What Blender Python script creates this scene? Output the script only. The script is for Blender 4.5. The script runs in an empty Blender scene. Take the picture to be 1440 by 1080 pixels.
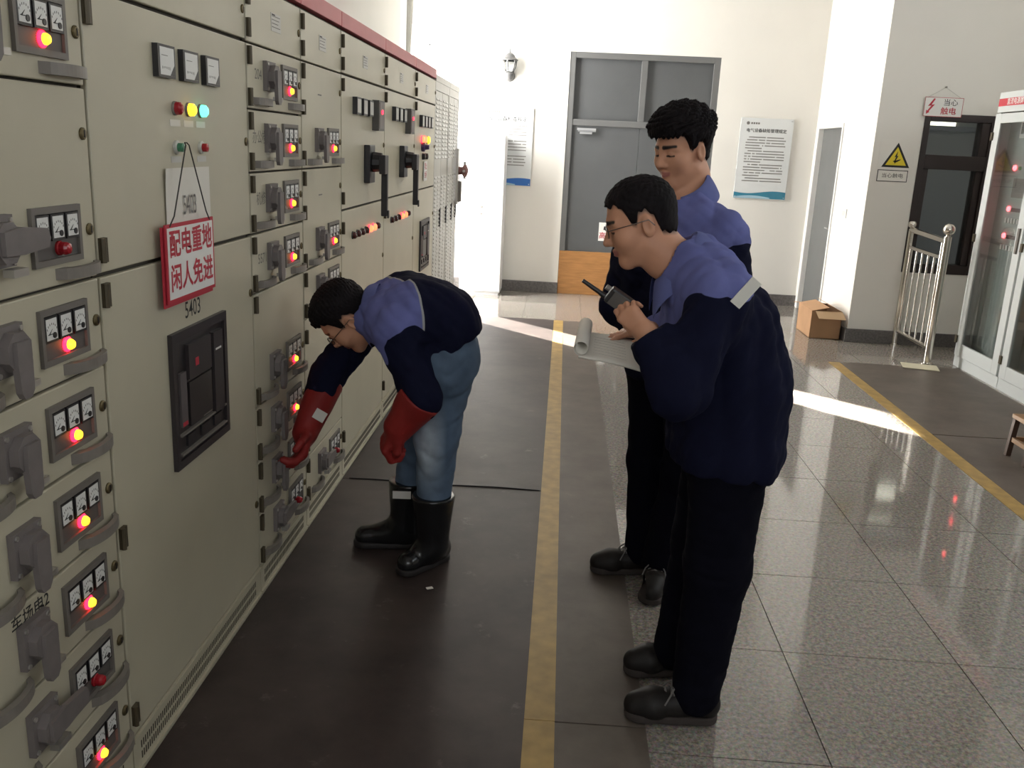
import bpy, bmesh, math, random
import numpy as np
from mathutils import Vector, Matrix

random.seed(7)
S = bpy.context.scene
COL = S.collection
PI = math.pi

# ------------------------------------------------------------------ camera
CAM_H = 1.55; YFW = -3.18
cam_d = bpy.data.cameras.new('camera'); cam = bpy.data.objects.new('camera', cam_d); COL.objects.link(cam)
cam_d.sensor_fit = 'HORIZONTAL'; cam_d.sensor_width = 36.0; cam_d.lens = 36.0 * 1259.05 / 1440.0
cam_d.clip_start = 0.05; cam_d.clip_end = 200
cam.matrix_world = Matrix(((0.9972, -0.0595, 0.0452, 0), (0.0588, 0.2524, -0.9658, 0), (0.0460, 0.9658, 0.2552, CAM_H), (0, 0, 0, 1)))
_r = cam.matrix_world.to_3x3().to_quaternion().normalized()
cam.matrix_world = Matrix.Translation((0, 0, CAM_H)) @ _r.to_matrix().to_4x4()
S.camera = cam

# ------------------------------------------------------------------ light
S.view_settings.view_transform = 'Standard'; S.view_settings.look = 'None'
S.view_settings.gamma = 1.0; S.view_settings.use_curve_mapping = False
S.view_settings.exposure = 0.35
W = bpy.data.worlds.new('sky'); S.world = W; W.use_nodes = True
W.node_tree.nodes['Background'].inputs[0].default_value = (0.75, 0.87, 1.0, 1)
W.node_tree.nodes['Background'].inputs[1].default_value = 2.0
S.cycles.use_denoising = True
S.cycles.max_bounces = 8; S.cycles.diffuse_bounces = 4; S.cycles.glossy_bounces = 4
S.cycles.sample_clamp_indirect = 6.0

def lamp(name, kind, loc, direction, energy, color=(1, 1, 1), sx=1, sy=1, angle=0.01, spread=None):
    d = bpy.data.lights.new(name, kind); d.energy = energy; d.color = color
    if kind == 'AREA': d.shape = 'RECTANGLE'; d.size = sx; d.size_y = sy
    if kind == 'AREA' and spread: d.spread = spread
    if kind == 'SUN': d.angle = angle
    o = bpy.data.objects.new(name, d); COL.objects.link(o); o.location = loc
    o.rotation_euler = Vector(direction).to_track_quat('-Z', 'Y').to_euler()
    return o
# low sun entering through the glazed door in the far left corner
lamp('sun', 'SUN', (-6, 16, 4), (1, -0.95, -0.53), 75.0, (1.0, 0.95, 0.86), angle=0.012)
# sky light at the glazed door far left, then fill lamps at added windows
lamp('sky_at_glazed_door', 'AREA', (-1.62, 9.14, 1.75), (1, 0.12, -0.05), 185.0, (1.0, 0.98, 0.95), sx=0.7, sy=3.2)
lamp('added_high_fill', 'AREA', (4.32, 4.4, 2.95), (-1, 0, -0.15), 25.0, (1.0, 0.95, 0.84), sx=5.0, sy=1.0)  # fill lamp added at an invented high window, out of view
lamp('added_front_fill', 'AREA', (0.9, YFW, 2.6), (0, 1, -0.12), 30.0, (1.0, 0.96, 0.90), sx=3.4, sy=1.4)  # fill lamp added behind the camera to brighten the men

# ------------------------------------------------------------------ materials
MATS = {}
def srgb(r, g, b):
    f = lambda c: (c / 255 / 12.92) if c / 255 <= 0.04045 else ((c / 255 + 0.055) / 1.055) ** 2.4
    return (f(r), f(g), f(b), 1.0)
def mat(name, col, rough=0.5, metal=0.0, noise=0.0, nscale=8.0, bump=0.0, bscale=200.0, spec=0.5, emit=None, estr=0.0, coat=0.0, stretch=None):
    if name in MATS: return MATS[name]
    m = bpy.data.materials.new(name); m.use_nodes = True
    nt = m.node_tree; b = nt.nodes['Principled BSDF']
    c = col if len(col) == 4 else (*col, 1)
    b.inputs['Base Color'].default_value = c
    b.inputs['Roughness'].default_value = rough; b.inputs['Metallic'].default_value = metal
    b.inputs['Specular IOR Level'].default_value = spec
    if coat: b.inputs['Coat Weight'].default_value = coat
    if emit:
        b.inputs['Emission Color'].default_value = (*emit[:3], 1); b.inputs['Emission Strength'].default_value = estr
    if noise or bump:
        tc = nt.nodes.new('ShaderNodeTexCoord'); mp = nt.nodes.new('ShaderNodeMapping')
        nt.links.new(tc.outputs['Object'], mp.inputs['Vector'])
        if stretch: mp.inputs['Scale'].default_value = stretch
    if noise:
        n = nt.nodes.new('ShaderNodeTexNoise'); n.inputs['Scale'].default_value = nscale; n.inputs['Detail'].default_value = 5
        nt.links.new(mp.outputs[0], n.inputs['Vector'])
        mr = nt.nodes.new('ShaderNodeMapRange'); mr.inputs[1].default_value = 0.3; mr.inputs[2].default_value = 0.7
        mr.inputs[3].default_value = 1 - noise; mr.inputs[4].default_value = 1 + noise
        nt.links.new(n.outputs[0], mr.inputs[0])
        mx = nt.nodes.new('ShaderNodeVectorMath'); mx.operation = 'SCALE'; mx.inputs[0].default_value = c[:3]
        nt.links.new(mr.outputs[0], mx.inputs['Scale']); nt.links.new(mx.outputs[0], b.inputs['Base Color'])
    if bump:
        n2 = nt.nodes.new('ShaderNodeTexNoise'); n2.inputs['Scale'].default_value = bscale; n2.inputs['Detail'].default_value = 3
        nt.links.new(mp.outputs[0], n2.inputs['Vector'])
        bp = nt.nodes.new('ShaderNodeBump'); bp.inputs['Strength'].default_value = bump; bp.inputs['Distance'].default_value = 0.002
        nt.links.new(n2.outputs[0], bp.inputs['Height']); nt.links.new(bp.outputs[0], b.inputs['Normal'])
    MATS[name] = m
    return m

M_WALL = mat('wall_paint', (0.80, 0.78, 0.73), 0.85, noise=0.02, nscale=2.0)
M_CEIL = mat('ceiling_paint', (0.8, 0.79, 0.76), 0.9)
M_BASE = mat('baseboard_stone', (0.13, 0.12, 0.115), 0.35, noise=0.3, nscale=60)
M_CAB = mat('cabinet_paint', (0.48, 0.445, 0.335), 0.38, noise=0.06, nscale=3.0, bump=0.06, bscale=900)
M_CABG = mat('cabinet_grey', (0.50, 0.49, 0.45), 0.4, noise=0.04, nscale=4)
M_GAP = mat('cabinet_gap', (0.05, 0.042, 0.03), 0.7)
M_RED = mat('red_trim', (0.50, 0.10, 0.12), 0.45, noise=0.1, nscale=5)
M_BLACK = mat('black_plastic', (0.015, 0.014, 0.016), 0.4)
M_HINGE = mat('hinge_metal', (0.075, 0.06, 0.035), 0.5, metal=0.3)
M_GREYP = mat('grey_plastic', (0.16, 0.14, 0.135), 0.5, noise=0.12, nscale=20)
M_HANDLE = mat('handle_grey', (0.19, 0.17, 0.15), 0.45, noise=0.1, nscale=20)
M_PANEL = mat('instrument_panel', (0.10, 0.092, 0.085), 0.5)
M_PFRAME = mat('instrument_frame', (0.15, 0.135, 0.12), 0.5)
M_DIAL = mat('dial_white', (0.72, 0.72, 0.70), 0.3)
M_BRASS = mat('brass_dark', (0.14, 0.11, 0.055), 0.4, metal=0.7)
M_STEEL = mat('stainless', (0.72, 0.68, 0.62), 0.16, metal=1.0)
M_TAB = mat('steel_tab', (0.5, 0.48, 0.45), 0.35, metal=0.8)
M_REDLENS = mat('red_lens', (0.35, 0.012, 0.02), 0.2)
M_DARKLENS = mat('dark_red_lens', (0.06, 0.008, 0.008), 0.25)
M_GLOW = mat('red_lamp_core', (0.8, 0.3, 0.05), 0.3, emit=(1.0, 0.52, 0.02), estr=2.6)
M_HALO = mat('red_lamp_lens', (0.5, 0.02, 0.02), 0.3, emit=(1.0, 0.008, 0.03), estr=7.0)
M_YGLOW = mat('amber_lamp', (0.8, 0.5, 0.05), 0.3, emit=(1.0, 0.62, 0.02), estr=2.2)
M_GGLOW = mat('green_lamp', (0.1, 0.7, 0.4), 0.3, emit=(0.12, 1.0, 0.55), estr=2.0)
M_WHITE = mat('white_plastic', (0.78, 0.77, 0.74), 0.4)
M_PAPER = mat('paper', (0.72, 0.69, 0.62), 0.8)
M_CREAMP = mat('cream_paper', (0.62, 0.57, 0.42), 0.8)
M_INK = mat('ink', (0.02, 0.02, 0.02), 0.7)
M_INKF = mat('faded_ink', (0.16, 0.15, 0.14), 0.7)
M_REDINK = mat('red_ink', (0.45, 0.02, 0.04), 0.6)
M_DOOR = mat('grey_door_paint', (0.088, 0.092, 0.095), 0.5, noise=0.05, nscale=4)
M_DOORF = mat('grey_door_frame', (0.13, 0.132, 0.13), 0.5, noise=0.05, nscale=4)
M_WOOD = mat('orange_wood', (0.36, 0.17, 0.055), 0.5, noise=0.18, nscale=6, stretch=(1, 1, 8))
M_BROWNF = mat('brown_frame', (0.018, 0.009, 0.008), 0.35)
M_GLASS = mat('dark_glass', (0.10, 0.11, 0.11), 0.06, spec=0.6)
M_WCUP = mat('white_cupboard', (0.82, 0.82, 0.82), 0.4)
M_CARD = mat('cardboard', (0.42, 0.24, 0.125), 0.8, noise=0.08, nscale=5)
M_CARDI = mat('cardboard_inside', (0.45, 0.30, 0.17), 0.8)
M_BOARD = mat('notice_board', (0.70, 0.72, 0.72), 0.25)
M_TEAL = mat('teal_print', (0.03, 0.20, 0.30), 0.3)
M_BLUEP = mat('blue_print', (0.03, 0.14, 0.45), 0.3)
M_YEL = mat('yellow_sign', (0.75, 0.60, 0.03), 0.5)
M_CABW = mat('control_cabinet_paint', (0.62, 0.645, 0.63), 0.4)
M_IRON = mat('lantern_iron', (0.10, 0.10, 0.10), 0.5, noise=0.2, nscale=40)
M_LGLASS = mat('lantern_glass', (0.8, 0.8, 0.78), 0.2)
M_ALU = mat('aluminium', (0.6, 0.6, 0.6), 0.35, metal=0.8)
M_STRING = mat('dark_string', (0.04, 0.035, 0.03), 0.8)

def floor_materials():
    # polished granite tile: speckle + gloss
    m = bpy.data.materials.new('granite_tile'); m.use_nodes = True; nt = m.node_tree; b = nt.nodes['Principled BSDF']
    geo = nt.nodes.new('ShaderNodeNewGeometry')
    n = nt.nodes.new('ShaderNodeTexNoise'); n.inputs['Scale'].default_value = 70; n.inputs['Detail'].default_value = 6; n.inputs['Roughness'].default_value = 0.75
    nt.links.new(geo.outputs['Position'], n.inputs['Vector'])
    v = nt.nodes.new('ShaderNodeTexVoronoi'); v.inputs['Scale'].default_value = 160
    nt.links.new(geo.outputs['Position'], v.inputs['Vector'])
    l = nt.nodes.new('ShaderNodeTexNoise'); l.inputs['Scale'].default_value = 1.6; l.inputs['Detail'].default_value = 4
    nt.links.new(geo.outputs['Position'], l.inputs['Vector'])
    cr = nt.nodes.new('ShaderNodeValToRGB'); cr.color_ramp.elements[0].position = 0.34; cr.color_ramp.elements[1].position = 0.66
    cr.color_ramp.elements[0].color = (0.135, 0.117, 0.098, 1); cr.color_ramp.elements[1].color = (0.47, 0.41, 0.345, 1)
    nt.links.new(n.outputs[0], cr.inputs[0])
    mx = nt.nodes.new('ShaderNodeMixRGB'); mx.blend_type = 'MULTIPLY'; mx.inputs[0].default_value = 0.35
    nt.links.new(cr.outputs[0], mx.inputs[1]); nt.links.new(v.outputs['Color'], mx.inputs[2])
    hs = nt.nodes.new('ShaderNodeHueSaturation'); hs.inputs['Saturation'].default_value = 0.8
    nt.links.new(mx.outputs[0], hs.inputs['Color'])
    nt.links.new(hs.outputs[0], b.inputs['Base Color'])
    mr = nt.nodes.new('ShaderNodeMapRange'); mr.inputs[1].default_value = 0.35; mr.inputs[2].default_value = 0.65; mr.inputs[3].default_value = 0.03; mr.inputs[4].default_value = 0.09
    nt.links.new(l.outputs[0], mr.inputs[0]); nt.links.new(mr.outputs[0], b.inputs['Roughness'])
    b.inputs['Specular IOR Level'].default_value = 0.55
    MATS['tile'] = m
    # rubber mats: brown, scuffed
    for nm, c0, c1, sc in (('mat_dark', (0.020, 0.013, 0.012), (0.056, 0.040, 0.035), 3.0), ('mat_grey', (0.075, 0.059, 0.048), (0.125, 0.102, 0.084), 4.0)):
        m = bpy.data.materials.new(nm); m.use_nodes = True; nt = m.node_tree; b = nt.nodes['Principled BSDF']
        geo = nt.nodes.new('ShaderNodeNewGeometry')
        n = nt.nodes.new('ShaderNodeTexNoise'); n.inputs['Scale'].default_value = sc; n.inputs['Detail'].default_value = 8; n.inputs['Roughness'].default_value = 0.65
        nt.links.new(geo.outputs['Position'], n.inputs['Vector'])
        cr = nt.nodes.new('ShaderNodeValToRGB'); e = cr.color_ramp.elements
        e[0].position = 0.3; e[1].position = 0.68; e[0].color = (*c0, 1); e[1].color = (*c1, 1)
        x = e.new(0.83); x.color = tuple(min(1, v * 3.2) for v in c1) + (1,)
        nt.links.new(n.outputs[0], cr.inputs[0])
        # thin pale scuffs
        n3 = nt.nodes.new('ShaderNodeTexNoise'); n3.inputs['Scale'].default_value = 7; n3.inputs['Detail'].default_value = 9; n3.inputs['Roughness'].default_value = 0.8
        nt.links.new(geo.outputs['Position'], n3.inputs['Vector'])
        th = nt.nodes.new('ShaderNodeMapRange'); th.inputs[1].default_value = 0.60; th.inputs[2].default_value = 0.74; th.inputs[3].default_value = 0; th.inputs[4].default_value = 0.45
        nt.links.new(n3.outputs[0], th.inputs[0])
        mx = nt.nodes.new('ShaderNodeMixRGB'); nt.links.new(th.outputs[0], mx.inputs[0]); nt.links.new(cr.outputs[0], mx.inputs[1]); mx.inputs[2].default_value = (0.25, 0.22, 0.19, 1)
        nt.links.new(mx.outputs[0], b.inputs['Base Color'])
        b.inputs['Roughness'].default_value = 0.5; b.inputs['Specular IOR Level'].default_value = 0.35
        wv = nt.nodes.new('ShaderNodeTexNoise'); wv.inputs['Scale'].default_value = 400
        nt.links.new(geo.outputs['Position'], wv.inputs['Vector'])
        bp = nt.nodes.new('ShaderNodeBump'); bp.inputs['Strength'].default_value = 0.25; bp.inputs['Distance'].default_value = 0.001
        nt.links.new(wv.outputs[0], bp.inputs['Height']); nt.links.new(bp.outputs[0], b.inputs['Normal'])
        MATS[nm] = m
floor_materials()
M_TAPE = mat('yellow_tape', (0.34, 0.215, 0.06), 0.5, noise=0.22, nscale=14)
M_GROUT = mat('grout', (0.05, 0.045, 0.04), 0.8)

# ------------------------------------------------------------------ helpers
class MB:
    """collects boxes, tubes, lathes, prisms into one mesh with several materials"""
    def __init__(s): s.v = []; s.f = []; s.m = []; s.mats = []
    def mi(s, m):
        if m not in s.mats: s.mats.append(m)
        return s.mats.index(m)
    def add(s, vs, fs, m):
        o = len(s.v); s.v += [tuple(p) for p in vs]; k = s.mi(m)
        for f in fs: s.f.append(tuple(i + o for i in f)); s.m.append(k)
        return s
    def box(s, x0, x1, y0, y1, z0, z1, m):
        vs = [(x, y, z) for x in (x0, x1) for y in (y0, y1) for z in (z0, z1)]
        return s.add(vs, [(0, 1, 3, 2), (4, 6, 7, 5), (0, 4, 5, 1), (2, 3, 7, 6), (0, 2, 6, 4), (1, 5, 7, 3)], m)
    def obox(s, c, ax, m):
        """oriented box: centre + three half-axis vectors"""
        c = Vector(c); a, b, d = [Vector(q) for q in ax]
        vs = [c + i * a + j * b + k * d for i in (-1, 1) for j in (-1, 1) for k in (-1, 1)]
        return s.add(vs, [(0, 1, 3, 2), (4, 6, 7, 5), (0, 4, 5, 1), (2, 3, 7, 6), (0, 2, 6, 4), (1, 5, 7, 3)], m)
    def cyl(s, a, b, r0, r1, m, n=16, caps=True):
        a = Vector(a); b = Vector(b); d = (b - a).normalized()
        u = d.orthogonal().normalized(); w = d.cross(u)
        vs = []
        for p, r in ((a, r0), (b, r1)):
            for i in range(n):
                t = 2 * PI * i / n; vs.append(p + r * (math.cos(t) * u + math.sin(t) * w))
        fs = [(i, (i + 1) % n, n + (i + 1) % n, n + i) for i in range(n)]
        if caps: fs += [tuple(range(n - 1, -1, -1)), tuple(range(n, 2 * n))]
        return s.add(vs, fs, m)
    def tube(s, pts, r, m, n=8, closed=False):
        pts = [Vector(p) for p in pts]; N = len(pts); vs = []; rs = r if isinstance(r, (list, tuple)) else [r] * N
        u = None
        for i, p in enumerate(pts):
            d = (pts[(i + 1) % N] - pts[i - 1]) if closed else (pts[min(i + 1, N - 1)] - pts[max(i - 1, 0)])
            d.normalize()
            if u is None: u = d.orthogonal().normalized()
            u = (u - d * u.dot(d)).normalized(); w = d.cross(u)
            for k in range(n):
                t = 2 * PI * k / n; vs.append(p + rs[i] * (math.cos(t) * u + math.sin(t) * w))
        fs = []
        for i in range(N if closed else N - 1):
            j = (i + 1) % N
            for k in range(n): fs.append((i * n + k, i * n + (k + 1) % n, j * n + (k + 1) % n, j * n + k))
        if not closed: fs += [tuple(range(n - 1, -1, -1)), tuple((N - 1) * n + k for k in range(n))]
        return s.add(vs, fs, m)
    def lathe(s, prof, m, c=(0, 0, 0), axis='Z', n=20):
        vs = []; c = Vector(c)
        for r, h in prof:
            for i in range(n):
                t = 2 * PI * i / n; a, b = r * math.cos(t), r * math.sin(t)
                vs.append(c + Vector({'Z': (a, b, h), 'X': (h, a, b), 'Y': (a, h, b)}[axis]))
        fs = []
        for j in range(len(prof) - 1):
            for i in range(n): fs.append((j * n + i, j * n + (i + 1) % n, (j + 1) * n + (i + 1) % n, (j + 1) * n + i))
        fs += [tuple(range(n - 1, -1, -1)), tuple((len(prof) - 1) * n + i for i in range(n))]
        return s.add(vs, fs, m)
    def prism(s, poly, fn, h0, h1, m):
        """extrude 2-D polygon; fn(a,b,h)->3-D point"""
        n = len(poly); vs = [fn(a, b, h0) for a, b in poly] + [fn(a, b, h1) for a, b in poly]
        fs = [(i, (i + 1) % n, n + (i + 1) % n, n + i) for i in range(n)] + [tuple(range(n - 1, -1, -1)), tuple(range(n, 2 * n))]
        return s.add(vs, fs, m)
    def text(s, body, size, fn, m, extrude=0.0004, align='CENTER', sx=1.0, bold=0.0):
        t = TEXT(body, size, extrude, align, bold)
        if t: s.add([fn(p[0] * sx, p[1], p[2]) for p in t[0]], t[1], m)
        return s
    def mesh(s, name):
        me = bpy.data.meshes.new(name); me.from_pydata([tuple(v) for v in s.v], [], s.f)
        for m in s.mats: me.materials.append(m)
        me.polygons.foreach_set('material_index', s.m); me.update()
        bm = bmesh.new(); bm.from_mesh(me); bmesh.ops.recalc_face_normals(bm, faces=bm.faces); bm.to_mesh(me); bm.free()
        return me
    def build(s, name, parent=None, loc=(0, 0, 0), smooth=False, bevel=0):
        return link(name, s.mesh(name), parent, loc, smooth, bevel)

_tc = {}
def TEXT(body, size, extrude, align, bold):
    key = (body, align, bold)
    if key not in _tc:
        c = bpy.data.curves.new('t', 'FONT'); c.body = body; c.size = 1.0; c.align_x = align; c.align_y = 'CENTER'
        c.resolution_u = 3; c.offset = bold
        o = bpy.data.objects.new('t', c); COL.objects.link(o)
        bpy.context.view_layer.update()
        e = o.evaluated_get(bpy.context.evaluated_depsgraph_get()); me = e.to_mesh()
        _tc[key] = ([tuple(v.co) for v in me.vertices], [tuple(p.vertices) for p in me.polygons])
        e.to_mesh_clear(); bpy.data.objects.remove(o); bpy.data.curves.remove(c)
    vs, fs = _tc[key]
    return [(x * size, y * size, 0.0) for x, y, z in vs], fs

def link(name, me, parent=None, loc=(0, 0, 0), smooth=False, bevel=0):
    o = bpy.data.objects.new(name, me); COL.objects.link(o); o.location = loc
    if parent is not None: o.parent = parent
    if smooth:
        me.polygons.foreach_set('use_smooth', [True] * len(me.polygons)); me.set_sharp_from_angle(angle=0.75)
    if bevel:
        b = o.modifiers.new('bevel', 'BEVEL'); b.width = bevel; b.segments = 2; b.limit_method = 'ANGLE'; b.angle_limit = 0.7
    return o
def tag(o, label, cat, group=None):
    o['label'] = label; o['category'] = cat
    if group: o['group'] = group
    return o
def thing(name, label, cat, loc=(0, 0, 0), group=None):
    o = bpy.data.objects.new(name, None); COL.objects.link(o); o.location = loc; o.empty_display_size = 0.1
    return tag(o, label, cat, group)
def struct(o): o['kind'] = 'structure'; return o
def stuff(o): o['kind'] = 'stuff'; return o
# ------------------------------------------------------------------ room shell
XL, XR, YB, YF, ZC = -1.60, 4.30, 9.96, -3.2, 4.1
XP, YP = 2.61, 8.07           # projecting corner on the right
def wall_with_hole(name, plane, a0, a1, holes, at, th):
    """vertical wall made of boxes round rectangular openings; plane 'X' or 'Y'; th signed thickness away from the room"""
    b = MB(); lo, hi = min(at, at + th), max(at, at + th)
    def bx(p0, p1, z0, z1):
        if p1 - p0 < 1e-4 or z1 - z0 < 1e-4: return
        if plane == 'X': b.box(lo, hi, p0, p1, z0, z1, M_WALL)
        else: b.box(p0, p1, lo, hi, z0, z1, M_WALL)
    cur = a0
    for h0, h1, z0, z1 in sorted(holes):
        bx(cur, h0, 0, ZC); bx(h0, h1, 0, z0); bx(h0, h1, z1, ZC); cur = h1
    bx(cur, a1, 0, ZC)
    return struct(b.build(name))
wall_with_hole('wall_back', 'Y', XL - 0.3, XP, [(-0.015, 1.55, 0.0, 2.55)], YB, 0.25)
wall_with_hole('wall_left', 'X', YF, YB, [(8.78, 9.52, 0.12, 3.4)], XL, -0.25)
wall_with_hole('wall_right_far', 'X', YP + 0.25, YB + 0.25, [(8.98, 9.86, 0.0, 1.92)], XP, 0.25)
wall_with_hole('wall_right_face', 'Y', XP, XR, [(3.0, 3.605, 0.648, 1.99)], YP, 0.25)
wall_with_hole('wall_right', 'X', YF, YP, [(1.0, 6.2, 2.4, 3.5)], XR, 0.25)
wall_with_hole('wall_front', 'Y', XL - 0.25, XR + 0.25, [(-0.8, 2.6, 1.9, 3.3)], YF, -0.25)
struct(MB().box(XL - 0.25, XR + 0.25, YF - 0.25, YB + 0.25, ZC, ZC + 0.2, M_CEIL).build('ceiling'))
floor = struct(MB().box(XL - 0.25, XR + 0.25, YF - 0.25, YB + 0.25, -0.2, -0.004, M_GROUT).build('floor'))
# floor tiles, each its own slab
TS = 0.5625; gap = 0.0018
tm = MB().box(gap, TS - gap, gap, TS - gap, -0.003, 0.0, MATS['tile']).mesh('tile')
tx0, ty0 = 0.80 - TS * 5, 2.655 - TS * 4
for i in range(-1, 11):
    for j in range(0, 18):
        x, y = tx0 + i * TS, ty0 + j * TS
        if x > XR or x + TS < XL or y > YB: continue
        if y + TS < 8.3 and x + TS < 0.3: continue          # under cabinets and mats
        if y > YP and x > XP: continue
        if y + TS < 1.6 and x < 0.3: continue
        link('tile', tm, floor, (x, y, 0))
# behind the camera and under the mats the floor carries on as one plain slab of the same stone
struct(MB().box(XL, XR, YF, ty0, -0.0035, -0.0005, MATS['tile']).box(XL, tx0 + 4 * TS, ty0, ty0 + 10 * TS, -0.0035, -0.001, MATS['tile']).build('floor_slab'))

def baseboard(name, x0, x1, y0, y1):
    return struct(MB().box(x0, x1, y0, y1, 0, 0.12, M_BASE).build(name, bevel=0.003))
baseboard('baseboard_back_left', XL, -0.015, YB - 0.02, YB)
baseboard('baseboard_back_right', 1.55, XP, YB - 0.02, YB)
baseboard('baseboard_right_far', XP - 0.02, XP, YP, 8.95)
baseboard('baseboard_right_face', XP - 0.02, XR, YP - 0.02, YP)

# ------------------------------------------------------------------ back double door
def back_door():
    d = struct(bpy.data.objects.new('door_1', None)); COL.objects.link(d); d.location = (0.77, YB, 0)
    def P(name, b, **k): return b.build(name, d, (0, 0, 0), **k)
    ox, oy = 0.77, YB
    bx = lambda b, x0, x1, y0, y1, z0, z1, m: b.box(x0 - ox, x1 - ox, y0 - oy, y1 - oy, z0, z1, m)
    b = MB()
    bx(b, -0.02, 0.045, YB + 0.005, YB + 0.09, 0, 2.55, M_DOORF); bx(b, 1.485, 1.555, YB + 0.005, YB + 0.09, 0, 2.55, M_DOORF)
    bx(b, 0.045, 1.485, YB + 0.005, YB + 0.09, 2.49, 2.55, M_DOORF); bx(b, 0.045, 1.485, YB + 0.01, YB + 0.09, 1.81, 1.875, M_DOORF)
    bx(b, 0.735, 0.80, YB + 0.01, YB + 0.09, 1.875, 2.49, M_DOORF)
    P('door_frame', b, bevel=0.004)
    b = MB(); bx(b, -0.02, 1.555, YB + 0.10, YB + 0.24, 0, 2.55, M_GAP); P('door_light_blocker', b)  # dark slab added to stop sky light leaking round the leaves
    for x0, x1 in ((0.045, 0.735), (0.80, 1.485)):
        b = MB(); bx(b, x0, x1, YB + 0.045, YB + 0.06, 1.875, 2.49, M_DOOR); P('transom_panel', b)
    for x0, x1 in ((0.040, 0.766), (0.7685, 1.490)):
        b = MB(); bx(b, x0, x1, YB + 0.03, YB + 0.07, 0.005, 1.814, M_DOOR); P('door_leaf', b, bevel=0.003)
    b = MB()
    bx(b, 0.10, 0.30, YB - 0.015, YB + 0.03, 1.762, 1.785, M_ALU); bx(b, 0.13, 0.26, YB - 0.02, YB + 0.03, 1.725, 1.745, M_ALU)
    bx(b, 0.11, 0.30, YB - 0.03, YB - 0.018, 1.75, 1.757, M_ALU)
    P('door_closer', b)
    b = MB(); bx(b, -0.012, 1.545, YB - 0.008, YB + 0.028, 0.0, 0.475, M_WOOD)
    P('kick_board', b, bevel=0.003)
    b = MB(); bx(b, 0.70, 0.72, YB - 0.02, YB + 0.03, 0.95, 1.08, M_ALU); bx(b, 0.67, 0.72, YB - 0.035, YB - 0.02, 1.0, 1.02, M_ALU)
    P('door_handle', b)
back_door()
# small warning sign on the door
sx = thing('warning_sign', 'small white sign with red characters stuck on the grey door', 'sign', (0.485, YB + 0.029, 0.60))
MB().box(-0.08, 0.08, -0.004, 0, 0, 0.20, M_WHITE).build('sign_plate', sx)
fnb = lambda x, y, z: (x, -0.0048 - z, 0.055 + y)
MB().text('高压', 0.075, fnb, M_REDINK, bold=0.012).build('lettering', sx)
MB().prism([(-0.03, 0.12), (0.0, 0.12), (-0.005, 0.15), (0.02, 0.15), (-0.01, 0.19), (0.0, 0.16), (-0.025, 0.16)], lambda a, b, h: (a, -0.0045 - h, b), 0, 0.0004, M_INK).build('bolt_mark', sx)

# ------------------------------------------------------------------ grey door in the right-hand wall
def side_door():
    d = struct(bpy.data.objects.new('door_2', None)); COL.objects.link(d); d.location = (XP, 9.42, 0)
    oy = 9.42
    b = MB()
    for y0, y1, z0, z1 in ((8.98, 9.02, 0, 1.92), (9.82, 9.86, 0, 1.92), (9.02, 9.82, 1.88, 1.92)):
        b.box(-0.012, 0.1, y0 - oy, y1 - oy, z0, z1, M_WHITE)
    b.build('door_frame', d, bevel=0.003)
    MB().box(0.04, 0.08, 9.02 - oy, 9.82 - oy, 0.005, 1.88, M_DOORF).build('door_leaf', d)
    b = MB().box(0.03, 0.045, 9.07 - oy, 9.10 - oy, 0.82, 0.98, M_ALU); b.cyl((0.0, 9.085 - oy, 0.92), (0.04, 9.085 - oy, 0.92), 0.008, 0.008, M_ALU); b.cyl((0.0, 9.085 - oy, 0.92), (0.0, 9.19 - oy, 0.92), 0.007, 0.006, M_ALU)
    b.build('door_handle', d)
side_door()
sw = thing('light_switch', 'pale light switch plate on the bright wall beside the narrow grey door', 'switch', (XP, 8.62, 1.06))
MB().box(-0.008, 0, -0.075, 0.075, 0, 0.085, M_WHITE).build('plate', sw, bevel=0.002)
for k in (-0.04, 0.0, 0.04): MB().box(-0.011, -0.008, k - 0.014, k + 0.014, 0.02, 0.065, M_WHITE).build('rocker', sw)

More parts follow.
